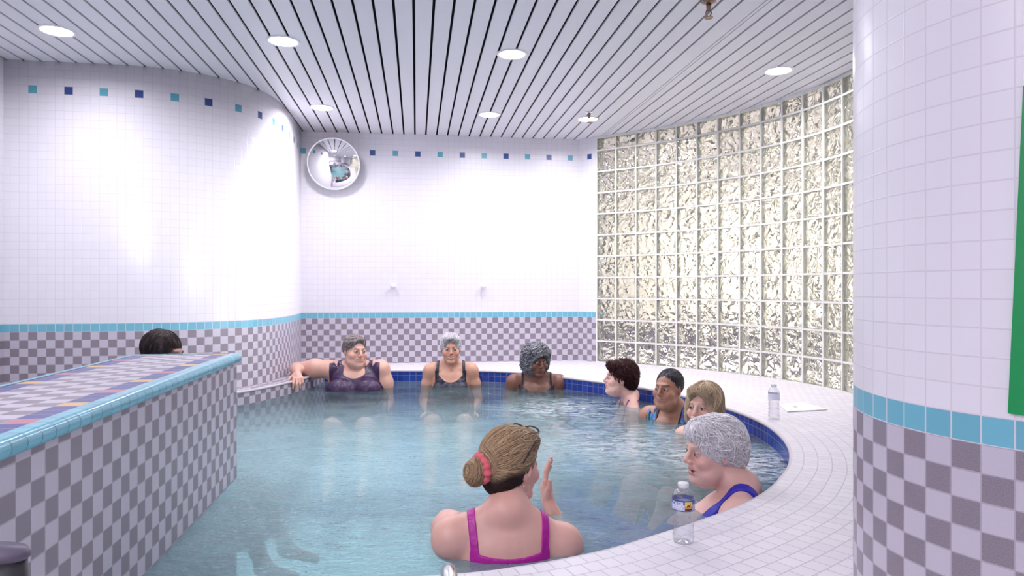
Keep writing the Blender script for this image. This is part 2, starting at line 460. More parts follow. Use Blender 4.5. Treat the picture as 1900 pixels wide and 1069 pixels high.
# border course across the far end
bobj('patterned_tile_cap', bm, M_cap, pt)
bm = bmesh.new()
uvl = bm.loops.layers.uv.verify()
def bull(p0, p1, outw):
    p0 = Vector(p0); p1 = Vector(p1); d = (p1 - p0).length; outw = Vector(outw); prof = []
    for k in range(9):
        a = -math.pi / 2 * .9 + math.pi * .95 * k / 8
        prof.append((math.cos(a) * .020 , math.sin(a) * .020))
    prof = [(-.004, -.0205)] + prof + [(-.024, .0205)]
    n = int(d / .05) + 1
    for i in range(n):
        q0 = p0 + (p1 - p0) * i / n; q1 = p0 + (p1 - p0) * (i + 1) / n
        for (x0, z0), (x1, z1) in zip(prof, prof[1:]):
            f = bm.faces.new([bm.verts.new(v_) for v_ in (q0 + outw * x0 + Vector((0, 0, z0)), q1 + outw * x0 + Vector((0, 0, z0)),
                                                       q1 + outw * x1 + Vector((0, 0, z1)), q0 + outw * x1 + Vector((0, 0, z1)))])
            f.smooth = True
            for l, uu in zip(f.loops, (d * i / n, d * (i + 1) / n, d * (i + 1) / n, d * i / n)): l[uvl].uv = (uu, .421 + T / 2)
zb = PT - .0195
bull(pp(2.75, -.0, zb), pp(0, 0, zb), NX)
bull(pp(0, 0, zb), pp(0, pw, zb), AX)
bull(pp(0, pw, zb), pp(2.75, pw, zb), -NX)
bmesh.ops.remove_doubles(bm, verts=bm.verts, dist=.0002)
bobj('aqua_bullnose_edge', bm, M_bull, pt)

# ---------------------------------------------------------------- water
m, nt, b = newmat('spa_water'); g = NG(nt); out = nt.nodes['Material Output']; nt.nodes.remove(b)
geo = g.n('ShaderNodeNewGeometry').outputs['Position']
def stretched(sx, sy, rot=0):
    mp = g.n('ShaderNodeMapping'); nt.links.new(geo, mp.inputs[0]); mp.inputs['Scale'].default_value = (sx, sy, 1); mp.inputs['Rotation'].default_value = (0, 0, rot)
    return mp.outputs[0]
w1 = g.noise(stretched(1, 1.8, .3), 5, 4, .6, .8); w2 = g.noise(stretched(1, 2.2, -.2), 22, 4, .65, 1.0)
hh = g.m('ADD', g.m('MULTIPLY', w1, .7), g.m('MULTIPLY', w2, .28))
bp = g.bump(hh, 1.0, .035)
sepp = g.n('ShaderNodeSeparateXYZ'); nt.links.new(geo, sepp.inputs[0])
def spot(x, y, r_, pw_=1):
    dx = g.m('SUBTRACT', sepp.outputs[0], x); dy = g.m('SUBTRACT', sepp.outputs[1], y)
    d = g.m('SQRT', g.m('ADD', g.m('MULTIPLY', dx, dx), g.m('MULTIPLY', dy, dy)))
    return g.m('MULTIPLY', g.m('SUBTRACT', 1.0, g.ramp(d, 0, r_)), pw_)
cloud = g.ramp(g.noise(stretched(1, 1.6, .4), 2.2, 4, .6, 1.2), .30, .72)
milk = g.m('ADD', .03, g.m('MULTIPLY', cloud, .12))
milk = g.m('ADD', milk, spot(-.70, 3.0, 1.95, .66))
foam_n = g.ramp(g.noise(stretched(1, 2.6, .5), 9, 5, .7, 1.6), .41, .60)
jets = g.m('ADD', g.m('ADD', spot(.35, 4.55, .6, .8), spot(1.15, 3.1, .5, 1.0)), g.m('ADD', spot(.65, 3.5, .8, .6), spot(.15, 2.2, .3, .2)))
foam = g.m('MULTIPLY', foam_n, g.m('MULTIPLY', jets, 1.35), clamp=True)
milk = g.m('ADD', milk, g.m('MULTIPLY', foam, .75), clamp=True)
df = g.n('ShaderNodeBsdfDiffuse'); nt.links.new(g.mix(foam, (.54, .87, .92), (.92, .93, .98)), df.inputs[0]); nt.links.new(bp, df.inputs['Normal'])
tr = g.n('ShaderNodeBsdfRefraction'); tr.inputs['Color'].default_value = (.90, .97, .99, 1); tr.inputs['IOR'].default_value = 1.18; tr.inputs['Roughness'].default_value = .10
nt.links.new(g.bump(hh, .5, .03), tr.inputs['Normal'])
tp = g.n('ShaderNodeBsdfTransparent'); tp.inputs[0].default_value = (.90, .96, .985, 1)
mt = g.n('ShaderNodeMixShader'); mt.inputs[0].default_value = .85
nt.links.new(tr.outputs[0], mt.inputs[1]); nt.links.new(tp.outputs[0], mt.inputs[2])
m1 = g.n('ShaderNodeMixShader'); nt.links.new(milk, m1.inputs[0]); nt.links.new(mt.outputs[0], m1.inputs[1]); nt.links.new(df.outputs[0], m1.inputs[2])
gl = g.n('ShaderNodeBsdfGlossy'); gl.inputs['Roughness'].default_value = .07; nt.links.new(bp, gl.inputs['Normal'])
fr = g.n('ShaderNodeFresnel'); fr.inputs[0].default_value = 1.27; nt.links.new(bp, fr.inputs['Normal'])
m2 = g.n('ShaderNodeMixShader'); nt.links.new(fr.outputs[0], m2.inputs[0]); nt.links.new(m1.outputs[0], m2.inputs[1]); nt.links.new(gl.outputs[0], m2.inputs[2])
nt.links.new(m2.outputs[0], out.inputs[0]); M_water = m
bm = bmesh.new()
wl = [(-2.80, 1.62), (-3.11, 3.98)] + LEDGE[1:] + [p for p in EDGE[1:-1] if p[0] > -.98 or p[1] > 3] + [pp(a, x, 0)[:2] for a, x in ((1.28, -.002), (-.002, -.002), (-.002, pw + .002), (1.26, pw + .002))]
bm.faces.new([bm.verts.new((*p, WATER)) for p in wl]); bmesh.ops.triangulate(bm, faces=bm.faces)
for f in bm.faces:
    if f.normal.z < 0: f.normal_flip()
o = bobj('pool_water', bm, M_water)
tag(o, 'rippling turquoise water filling the rounded spa pool', 'water', kind='stuff')

# ---------------------------------------------------------------- ceiling lights and added fill lamps
LN = [((-2.54, 3.81), 'nearest the left side, above the curved white wall front'),
      ((-1.33, 3.97), 'second from the left in the nearer row of ceiling lights'),
      ((0, 4.19), 'in the nearer row, above the middle of the pool'),
      ((1.76, 4.51), 'rightmost one, close to the glass block wall'),
      ((-1.51, 5.43), 'in the far row, above the round mirror'),
      ((-.187, 5.65), 'middle one of the far row near the back wall'),
      ((.645, 5.80), 'in the far row, right behind the sprinkler head')]
def downlight(x, y, label=None, vis=True):
    t = empty('ceiling_light', (x, y, CEIL))
    tag(t, 'round white recessed downlight ' + label, 'ceiling light', 'recessed downlights in the slatted ceiling')
    bm = bmesh.new(); bm_lathe(bm, [(.078, -.002), (.082, -.006), (.093, -.006), (.097, -.001), (.097, .0), (.078, 0)], seg=40)
    bobj('trim_ring', bm, M_whitepl, t, True)
    bm = bmesh.new(); bm_lathe(bm, [(0, -.003), (.079, -.003), (.079, -.001)], seg=40)
    bobj('lens', bm, M_lamp, t, True)
    return t
def lamp(x, y, s=1.0, col=LIGHT_COL, z=CEIL - .012, size=.17):
    ld = bpy.data.lights.new('downlight_or_fill_lamp', 'AREA'); ld.shape = 'DISK'; ld.size = size; ld.energy = LIGHT_W * s; ld.color = col; ld.spread = R(165)
    o = bpy.data.objects.new('downlight_or_fill_lamp', ld); C.objects.link(o); o.location = (x, y, z)
    return o
for k_, ((x, y), lb) in enumerate(LN): downlight(x, y, lb); lamp(x, y, (.55, .75, 1.1, 1.1, .8, 1.0, 1.0)[k_])
for (x, y, q) in [(-2.3, 2.3, .12), (-1.1, 2.47, .12), (.2, 2.66, .34), (-1.75, .35, 2.0), (.4, 1.15, .15), (-1.5, -1.3, 3.6), (-.1, -.8, .15), (1.3, -.9, .15)]:  # unseen lamps; the two strong left ones are added fill for column and bathers
    lamp(x, y, q)
for (x, y) in [(1.7, 6.8), (2.6, 6.1), (3.1, 5.0), (3.1, 3.9)]:
    lamp(x, y, 2.9, (1.0, .93, .85))

# ---------------------------------------------------------------- sprinklers
def sprinkler(x, y, label):
    t = empty('sprinkler_head', (x, y, CEIL)); tag(t, label, 'sprinkler', 'ceiling sprinklers')
    bm = bmesh.new(); bm_lathe(bm, [(.0, -.012), (.020, -.012), (.038, -.001), (.038, 0)], seg=28); bobj('escutcheon', bm, M_bronze if x > .9 else M_steel, t, True)
    bm = bmesh.new(); bm_lathe(bm, [(.0, -.05), (.010, -.05), (.012, -.03), (.012, -.010), (.0, -.010)], seg=16); bobj('body', bm, M_bronze, t, True)
    bm = bmesh.new()
    for sgn in (-1, 1): bm_tube(bm, [(sgn * .010, 0, -.045), (sgn * .014, 0, -.06), (sgn * .004, 0, -.078)], .003, 8)
    bobj('frame_arms', bm, M_bronze, t, True)
    bm = bmesh.new(); bm_lathe(bm, [(0, -.082), (.021, -.084), (.021, -.080), (0, -.078)], seg=24)
    bobj('deflector', bm, M_bronze, t)
sprinkler(.985, 3.42, 'bronze sprinkler head hanging from the ceiling at the top edge of view')
sprinkler(.63, 5.58, 'small sprinkler head hanging just in front of a lit ceiling light')

# ---------------------------------------------------------------- convex mirror
wn_ = Vector((.1343, -.9909, 0))   # back wall normal, towards the room
t = empty('convex_mirror', (-1.605, 6.14, 1.815)); tag(t, 'round convex security mirror mounted high on the white tiled back wall', 'mirror')
Rm = wn_.to_track_quat('Z', 'Y').to_matrix().to_4x4()
tilt = Matrix.Rotation(R(0), 4, 'X'); mn = Vector((.12, -.95, -.28)).normalized().to_track_quat('Z', 'Y').to_matrix().to_4x4()
prof = []
Rr = .228; sph = .345
for k in range(25):
    a = math.asin(Rr / sph) * k / 24; prof.append((sph * math.sin(a), sph * math.cos(a) - math.sqrt(sph ** 2 - Rr ** 2)))
bm = bmesh.new(); bm_lathe(bm, prof, seg=64, M=mn); bobj('dome', bm, M_mirror, t, True)
bm = bmesh.new(); bm_lathe(bm, [(.222, -.012), (.233, -.010), (.235, .0), (.230, .005), (.226, .003)], seg=64, M=mn); bobj('rim', bm, M_whitepl, t, True)
bm = bmesh.new(); bm_tube(bm, [(0, 0, 0) , (-.01, .115, .0)], .03, 16); bm_lathe(bm, [(.0, -.012), (.222, -.012)], seg=32, M=mn); bobj('mounting_bracket', bm, M_whitepl, t)

# ---------------------------------------------------------------- wall knobs
for px_, lb in ((730, 'small white round fitting on the back wall, below and right of the mirror'), (896, 'small white round fitting on the back wall, nearer the glass blocks')):
    dx = (px_ - 950) / F_PX; Yw = (6.25 + 1.93 * .1355) / (1 - .1355 * dx); p = Vector((dx * Yw, Yw, H + 3.5 / F_PX * Yw))
    o = empty('wall_fitting', p); tag(o, lb, 'wall fitting', 'white fittings on the back wall')
    bm = bmesh.new(); bm_lathe(bm, [(0, 0), (.019, 0), (.019, .006), (.012, .010)], seg=24, M=Rm); bobj('flange', bm, M_whitepl, o, True)
    bm = bmesh.new(); bm_lathe(bm, [(.011, .006), (.014, .024), (.026, .036), (.027, .050), (.020, .060), (0, .064)], seg=24, M=Rm); bobj('knob_cap', bm, M_whitepl, o, True)

# ---------------------------------------------------------------- water bottles
m, nt, b = newmat('bottle_plastic'); g = NG(nt); out = nt.nodes['Material Output']
b.inputs['Base Color'].default_value = (.93, .94, 1, 1); b.inputs['Roughness'].default_value = .04
tr = g.n('ShaderNodeBsdfTransparent'); tr.inputs[0].default_value = (.95, .955, .98, 1)
gl = g.n('ShaderNodeBsdfGlossy'); gl.inputs['Roughness'].default_value = .08
lw = g.n('ShaderNodeLayerWeight'); lw.inputs[0].default_value = .35
mx = g.n('ShaderNodeMixShader'); nt.links.new(g.m('ADD', .08, g.m('MULTIPLY', lw.outputs['Facing'], .55)), mx.inputs[0])
nt.links.new(tr.outputs[0], mx.inputs[1]); nt.links.new(gl.outputs[0], mx.inputs[2]); nt.links.new(mx.outputs[0], out.inputs[0]); M_pet = m
m, nt, b = newmat('bottle_label'); g = NG(nt)
uv = g.n('ShaderNodeUVMap').outputs[0]; sp = g.n('ShaderNodeSeparateXYZ'); nt.links.new(uv, sp.inputs[0]); u, v = sp.outputs[0], sp.outputs[1]
col = g.mix(g.m('GREATER_THAN', v, .62), (.45, .50, .75), (.10, .12, .42))
col = g.mix(g.m('GREATER_THAN', g.m('ABSOLUTE', g.m('SUBTRACT', v, .5)), .44), col, (.02, .03, .13))
# yellow sunset picture patch
du = g.m('SUBTRACT', u, .16); dv = g.m('SUBTRACT', v, .5)
pic = g.m('MULTIPLY', g.m('LESS_THAN', g.m('ABSOLUTE', du), .115), g.m('LESS_THAN', g.m('ABSOLUTE', dv), .40))
pc = g.mix(g.m('GREATER_THAN', v, .5), (.75, .28, .05), (.85, .65, .12)); pc = g.mix(g.m('LESS_THAN', v, .26), pc, (.08, .03, .03))
nt.links.new(g.mix(pic, col, pc), b.inputs['Base Color']); b.inputs['Roughness'].default_value = .3; M_label = m
M_ltext = plain('label_lettering', (.82, .84, .95), .4); M_deer = plain('deer_ink', (.02, .012, .012), .5)
def text_mesh(body, size):
    cu = bpy.data.curves.new('txt', 'FONT'); cu.body = body; cu.size = size; cu.align_x = 'CENTER'; cu.align_y = 'CENTER'; cu.space_character = .9; cu.offset = .0003
    o = bpy.data.objects.new('txt', cu); C.objects.link(o); dg = bpy.context.evaluated_depsgraph_get(); dg.update()
    me = bpy.data.meshes.new_from_object(o.evaluated_get(dg)); bpy.data.objects.remove(o); return me
def bottle(x, y, h, r, label, near):
    t = empty('water_bottle', (x, y, 0), math.atan2(-x, y)); tag(t, label, 'bottle', 'plastic water bottles on the deck')
    prof = [(0, .006), (r * .55, .001), (r * .85, 0), (r * .95, .008), (r * .97, .02 * h / .165)]
    for k in range(10):
        z = .025 + (h * .52 - .025) * k / 9; prof += [(r * (.92 + .05 * math.sin(k * 2.1)), z)]
    prof += [(r, h * .545), (r, h * .76), (r * .97, h * .80), (r * .80, h * .855), (r * .52, h * .90), (r * .42, h * .915), (r * .42, h * .93)]
    bm = bmesh.new(); bm_lathe(bm, prof, seg=40); bobj('bottle_body', bm, M_pet, t, True)
    bm = bmesh.new(); zl = h * .70
    bm_lathe(bm, [(r * .44, h * .918), (r * .49, h * .92), (r * .49, h * .99), (r * .45, h), (0, h)], seg=40); bobj('cap', bm, M_whitepl, t, True)
    bm = bmesh.new(); uvl = bm.loops.layers.uv.verify(); z0, z1 = (h * .56, h * .74) ; n = 48; rr = r * 1.012
    for k in range(n):
        a0, a1 = 2 * math.pi * k / n, 2 * math.pi * (k + 1) / n
        vs = [bm.verts.new((rr * math.sin(a), -rr * math.cos(a), z)) for a, z in ((a0, z0), (a1, z0), (a1, z1), (a0, z1))]
        f = bm.faces.new(vs)
        for l, q in zip(f.loops, ((a0, 0), (a1, 0), (a1, 1), (a0, 1))): l[uvl].uv = (q[0] / math.pi if (a0 + a1) / 2 < math.pi else q[0] / math.pi - 2, q[1])
    lab = bobj('bottle_label', bm, M_label if near else M_ltext, t, True)
    if near:
        me_all = bmesh.new()
        for body, zz in (('DEER', .68), ('PARK', .615)):
            me = text_mesh(body, .0155)
            q = bmesh.new(); q.from_mesh(me)
            for v_ in q.verts:
                a = v_.co.x / rr - .50; v_.co = Vector((rr * 1.012 * math.sin(a), -rr * 1.012 * math.cos(a), h * zz + v_.co.y))
            tmp = bpy.data.meshes.new('q'); q.to_mesh(tmp); q.free(); me_all.from_mesh(tmp)
        bobj('label_lettering', me_all, M_ltext, lab)
        bm = bmesh.new()
        sil = [(-6, 0), (-6.2, -5), (-5.2, -5), (-4.6, -.6), (2, -1), (2.4, -5), (3.4, -5), (3.6, 0), (4.4, 2.6), (6.2, 3.2), (6.4, 4.2), (4.9, 4.8), (5.8, 8), (4.6, 6.4), (3.4, 8.2), (4.0, 5), (2.8, 2.6), (-4, 2.4), (-5.6, 2.4)]
        vs = []
        for a_, b2 in sil:
            a = (a_ * .0009) / rr + .16 * math.pi ; vs.append(bm.verts.new((rr * 1.01 * math.sin(a), -rr * 1.01 * math.cos(a), h * .655 + b2 * .0008)))
        bm.faces.new(vs); bobj('deer_emblem', bm, M_deer, lab)
    bm = bmesh.new(); rw = r * .93
    return t
bottle(.473, 1.885, .163, .0305, 'clear water bottle with blue and yellow label on the deck beside the white-haired woman', True)
bottle(1.40, 3.65, .187, .030, 'clear bottle with pale label standing by the flat white sheet', False)

# flat white sheet with a small mark
qd = [(1.590, 4.087), (1.766, 4.144), (1.808, 3.912), (1.548, 3.839)]
bm = bmesh.new(); vs = [bm.verts.new((*p, .002)) for p in qd]; f = bm.faces.new(vs[::-1]); r_ = bmesh.ops.extrude_face_region(bm, geom=[f])
bmesh.ops.translate(bm, vec=(0, 0, .004), verts=[v_ for v_ in r_['geom'] if isinstance(v_, bmesh.types.BMVert)]); bmesh.ops.recalc_face_normals(bm, faces=bm.faces)
o = bobj('white_sheet', bm, M_paper); tag(o, 'flat white four-sided sheet lying on the deck below the glass blocks', 'sheet')
bm = bmesh.new(); bm_lathe(bm, [(0, .0072), (.012, .0072), (.012, .0064)], c=(1.654, 3.984, 0), seg=16); bobj('centre_mark', bm, plain('grey_mark', (.45, .45, .47)), o)

# green-bordered sign on the column
sx = CX + (CR + .012) * math.cos(R(-115)); 
p = Vector((.861, 1.182, 0))
ang = math.atan2(p.y - CY, p.x - CX); nrm = Vector((math.cos(ang), math.sin(ang), 0)); tang = Vector((-nrm.y, nrm.x, 0))
t = empty('wall_sign', p + nrm * .006 + Vector((0, 0, .484))); tag(t, 'tall green-bordered sign hanging on the round tiled column', 'sign')
Ms = Matrix((( tang.x, -nrm.x, 0), (tang.y, -nrm.y, 0), (0, 0, 1))).to_4x4() @ Matrix.Rotation(R(2.3), 4, 'Y')
bm = bmesh.new(); bm_box(bm, Ms @ Vector((.19, 0, .28)), (.38, .006, .56), Ms, .001); bobj('board', bm, M_green, t)
bm = bmesh.new(); bm_box(bm, Ms @ Vector((.19, -.0035, .28)), (.325, .002, .50), Ms); bobj('printed_panel', bm, plain('pale_cyan_print', (.62, .82, .85), .4), t)

# steel grab rail at the near pool edge
bm = bmesh.new(); pts = []
for k in range(17):
    a = math.pi * k / 16; pts.append((-.122 + .018 * math.cos(a), 1.33 - .13 * math.cos(a), .045 + .088 * math.sin(a)))
pts = [(pts[0][0], pts[0][1], 0)] + pts + [(pts[-1][0], pts[-1][1], 0)]
t = empty('grab_rail', (0, 0, 0)); tag(t, 'pale steel grab rail curving up at the near pool edge', 'hand rail')
bm_tube(bm, pts, .0165, 16); bobj('rail_tube', bm, M_steel, t, True)
for q in (pts[0], pts[-1]):
    bm = bmesh.new(); bm_lathe(bm, [(.034, 0), (.034, .004), (.018, .010)], c=(q[0], q[1], 0), seg=24); bobj('floor_flange', bm, M_steel, t, True)

# pool lift armrest, bottom left
t = empty('lift_armrest', (-.745, .97, 0)); tag(t, 'dark padded armrest on a blue post in front of the checkered partition', 'armrest')
bm = bmesh.new(); bm_lathe(bm, [(0, .314), (.054, .314), (.059, .318), (.059, .323), (.054, .330), (0, .335)], seg=40, sy=.5); bobj('padded_cap', bm, [M_grip], t, True)
bm = bmesh.new(); bm_lathe(bm, [(.0, .20), (.044, .205), (.0545, .225), (.0545, .315), (0, .315)], seg=40, sy=.5); bobj('black_housing', bm, M_black, t, True)
bm = bmesh.new(); bm_tube(bm, [(0, 0, 0), (0, 0, .207)], .024, 24); bobj('post', bm, M_bluepl, t, True)
bm = bmesh.new(); bm_lathe(bm, [(0, .262), (.013, .262), (.016, .274), (.012, .287), (0, .289)], c=(-.012, -.036, 0), seg=20); bobj('release_button', bm, M_bluepl, t, True)
#PEOPLE#

# ---------------------------------------------------------------- implicit-surface modeller (for bodies, hair, suits)
def Rm3(rx=0, ry=0, rz=0): return np.array(Euler((R(rx), R(ry), R(rz)), 'XYZ').to_matrix())
class SDF:
    def __init__(s): s.p = []
    def ell(s, c, r, k=.02, rot=None, sub=False): s.p.append(('e', np.array(c, float), np.array(r, float), rot, k, sub)); return s
    def con(s, a, b, ra, rb, k=.02, sub=False): s.p.append(('c', np.array(a, float), np.array(b, float), ra, rb, k, sub)); return s
    def cut(s, n, d, k=.01): n = np.array(n, float); s.p.append(('h', n / np.linalg.norm(n), d, k)); return s     # keep n.p < d
    def bounds(s):
        lo = np.full(3, 9.); hi = -lo
        for p in s.p:
            if p[-1] is True: continue
            if p[0] == 'e': r = p[2].max() if p[3] is not None else p[2]; lo = np.minimum(lo, p[1] - r); hi = np.maximum(hi, p[1] + r)
            if p[0] == 'c':
                for q, r in ((p[1], p[3]), (p[2], p[4])): lo = np.minimum(lo, q - r); hi = np.maximum(hi, q + r)
        return lo, hi
    @staticmethod
    def one(p, X, Y, Z):
        if p[0] == 'e':
            x, y, z = X - p[1][0], Y - p[1][1], Z - p[1][2]
            if p[3] is not None:
                M = p[3]; x, y, z = (M[0, 0] * x + M[1, 0] * y + M[2, 0] * z, M[0, 1] * x + M[1, 1] * y + M[2, 1] * z, M[0, 2] * x + M[1, 2] * y + M[2, 2] * z)
            r = p[2]; k0 = np.sqrt((x / r[0]) ** 2 + (y / r[1]) ** 2 + (z / r[2]) ** 2); k1 = np.sqrt((x / r[0] ** 2) ** 2 + (y / r[1] ** 2) ** 2 + (z / r[2] ** 2) ** 2)
            return k0 * (k0 - 1) / np.maximum(k1, 1e-6)
        if p[0] == 'c':
            a, b = p[1], p[2]; d = b - a; L2 = max(d @ d, 1e-9)
            t = np.clip(((X - a[0]) * d[0] + (Y - a[1]) * d[1] + (Z - a[2]) * d[2]) / L2, 0, 1)
            return np.sqrt((X - a[0] - t * d[0]) ** 2 + (Y - a[1] - t * d[1]) ** 2 + (Z - a[2] - t * d[2]) ** 2) - (p[3] + (p[4] - p[3]) * t)
        return X * p[1][0] + Y * p[1][1] + Z * p[1][2] - p[2]
    @staticmethod
    def comb(D, d, k, sub):
        if sub:
            d = -d; h = np.maximum(k - np.abs(D - d), 0) / k; return np.maximum(D, d) + h * h * k * .25
        h = np.maximum(k - np.abs(D - d), 0) / k; return np.minimum(D, d) - h * h * k * .25
    def at(s, P):
        X, Y, Z = P[:, 0], P[:, 1], P[:, 2]; D = np.full(len(P), 1.)
        for p in s.p:
            if p[0] == 'h': D = s.comb(D, -s.one(p, X, Y, Z), p[3], True)
            else: D = s.comb(D, s.one(p, X, Y, Z), p[-2], p[-1])
        return D
    def grid(s, ax, ay, az, marg=.035):
        D = np.full((len(ax), len(ay), len(az)), 1., np.float32)
        for p in s.p:
            if p[0] == 'h':
                d = s.one(p, ax[:, None, None], ay[None, :, None], az[None, None, :]); D = s.comb(D, -d, p[3], True).astype(np.float32); continue
            k = p[-2]; mg = marg + k
            if p[0] == 'e': r = (p[2].max() if p[3] is not None else p[2]) + mg; lo, hi = p[1] - r, p[1] + r
            else: lo = np.minimum(p[1] - p[3], p[2] - p[4]) - mg; hi = np.maximum(p[1] + p[3], p[2] + p[4]) + mg
            sl = tuple(slice(max(0, int(np.searchsorted(a, l))), int(np.searchsorted(a, h))) for a, l, h in zip((ax, ay, az), lo, hi))
            if any(q.stop <= q.start for q in sl): continue
            d = s.one(p, ax[sl[0]][:, None, None], ay[sl[1]][None, :, None], az[sl[2]][None, None, :])
            D[sl] = s.comb(D[sl], d, k, p[-1])
        return D
    def grad(s, P, e=.002):
        G = np.stack([s.at(P + np.eye(3)[i] * e) - s.at(P - np.eye(3)[i] * e) for i in range(3)], 1)
        return G / np.maximum(np.linalg.norm(G, axis=1, keepdims=True), 1e-9)
def surface(F, ax, ay, az):
    """surface nets -> verts, quads"""
    S = F < 0
    n = S[:-1, :-1, :-1].astype(np.int8)
    cnt = np.zeros_like(n)
    for i in (0, 1):
        for j in (0, 1):
            for k in (0, 1): cnt += S[i:S.shape[0] - 1 + i, j:S.shape[1] - 1 + j, k:S.shape[2] - 1 + k]
    I, J, K = np.nonzero((cnt > 0) & (cnt < 8))
    ids = np.full(cnt.shape, -1, np.int32); ids[I, J, K] = np.arange(len(I))
    acc = np.zeros((len(I), 3)); num = np.zeros(len(I))
    cs = [(i, j, k) for i in (0, 1) for j in (0, 1) for k in (0, 1)]
    for a in range(8):
        for b_ in range(a + 1, 8):
            A, B = cs[a], cs[b_]
            if sum(abs(p - q) for p, q in zip(A, B)) != 1: continue
            fa = F[I + A[0], J + A[1], K + A[2]].astype(float); fb = F[I + B[0], J + B[1], K + B[2]].astype(float)
            mk = (fa < 0) != (fb < 0); t = np.where(mk, fa / np.where(mk, fa - fb, 1), 0)
            pa_ = np.stack([ax[I + A[0]], ay[J + A[1]], az[K + A[2]]], 1); pb_ = np.stack([ax[I + B[0]], ay[J + B[1]], az[K + B[2]]], 1)
            acc += np.where(mk[:, None], pa_ + (pb_ - pa_) * t[:, None], 0); num += mk
    V = acc / np.maximum(num, 1)[:, None]; Q = []
    for axis in range(3):
        sl0 = [slice(1, -1)] * 3; sl1 = [slice(1, -1)] * 3
        sl0[axis] = slice(0, -1); sl1[axis] = slice(1, None)
        a = S[tuple(sl0)]; b_ = S[tuple(sl1)]; ch = np.nonzero(a != b_)
        ijk = [c + (0 if q == axis else 1) for q, c in enumerate(ch)]
        u, v = [(1, 2), (2, 0), (0, 1)][axis]
        def cell(du, dv):
            q = list(ijk); q[u] = q[u] + du; q[v] = q[v] + dv; return ids[q[0], q[1], q[2]]
        quad = np.stack([cell(-1, -1), cell(0, -1), cell(0, 0), cell(-1, 0)], 1)
        fl_ = ~a[ch]; quad[fl_] = quad[fl_][:, ::-1]
        Q.append(quad)
    return V, np.concatenate(Q)
def mesh_from(name, V, Q, col=None):
    me = bpy.data.meshes.new(name); me.vertices.add(len(V)); me.vertices.foreach_set('co', V.astype(np.float32).ravel())
    nl = Q.shape[1]
    me.loops.add(Q.size); me.loops.foreach_set('vertex_index', Q.astype(np.int32).ravel())
    me.polygons.add(len(Q)); me.polygons.foreach_set('loop_start', np.arange(0, Q.size, nl, dtype=np.int32))
    me.polygons.foreach_set('use_smooth', np.ones(len(Q), bool))
    me.update(calc_edges=True); me.validate()
    if col is not None:
        a = me.color_attributes.new('tone', 'FLOAT_COLOR', 'POINT')
        a.data.foreach_set('color', np.concatenate([col, np.ones((len(col), 1))], 1).astype(np.float32).ravel())
    return me
def axis(lo, hi, h, f0=None, f1=None, hf=None):
    if f0 is None: return np.arange(lo, hi + h, h)
    f0 = max(f0, lo); f1 = min(f1, hi)
    a = np.arange(lo, f0, h) if f0 > lo else np.array([]); b_ = np.arange(f0, f1, hf); c = np.arange(f1, hi + h, h)
    return np.concatenate([a, b_, c])

def skin_mat(name, rough=.42):
    m, nt, b = newmat(name); g = NG(nt)
    at = g.n('ShaderNodeAttribute', attribute_name='tone')
    tc = g.n('ShaderNodeTexCoord').outputs['Object']
    f = g.noise(tc, 28, 4); hs = g.n('ShaderNodeHueSaturation'); nt.links.new(at.outputs['Color'], hs.inputs['Color'])
    nt.links.new(g.m('ADD', .92, g.m('MULTIPLY', f, .16)), hs.inputs['Value']); nt.links.new(hs.outputs[0], b.inputs['Base Color'])
    b.inputs['Roughness'].default_value = rough; b.inputs['Subsurface Weight'].default_value = .0
    nt.links.new(g.bump(g.noise(tc, 260, 3), .15, .002), b.inputs['Normal'])
    return m
M_skin = skin_mat('skin')
def attr_mat(name, rough=.5, aniso=0, spec=.5):
    m, nt, b = newmat(name); g = NG(nt)
    at = g.n('ShaderNodeAttribute', attribute_name='tone'); nt.links.new(at.outputs['Color'], b.inputs['Base Color'])
    b.inputs['Roughness'].default_value = rough; b.inputs['Specular IOR Level'].default_value = spec
    return m
M_hair = attr_mat('hair', .5, spec=.35)
def cloth(name, col, rough=.4, sheen=.2):
    m, nt, b = newmat(name); g = NG(nt); tc = g.n('ShaderNodeTexCoord').outputs['Object']
    b.inputs['Base Color'].default_value = (*col, 1); b.inputs['Roughness'].default_value = rough
    nt.links.new(g.bump(g.noise(tc, 16, 3, .5, 1.5), .5, .012), b.inputs['Normal']); return m
def stripes_cloth(name):
    m, nt, b = newmat(name); g = NG(nt); tc = g.n('ShaderNodeTexCoord').outputs['Object']
    mp = g.n('ShaderNodeMapping'); nt.links.new(tc, mp.inputs[0]); mp.inputs['Scale'].default_value = (26, 10, 8); mp.inputs['Rotation'].default_value = (0, .5, .4)
    f = g.noise(mp.outputs[0], 1.3, 2, .5, 1.0)
    c = g.mix(g.ramp(f, .50, .53), (.012, .012, .03), (.05, .30, .50)); c = g.mix(g.ramp(f, .58, .60), c, (.12, .10, .50))
    nt.links.new(c, b.inputs['Base Color']); b.inputs['Roughness'].default_value = .4; return m

HC = np.array([0., 0., 0.])     # head centre in head space; faces -Y, chin at z = -.115, crown at .12
def head_sdf(s, f):
    """adds head primitives, mapped by f (head space -> body space) with scale; f returns (point, rot, scale)"""
    pass

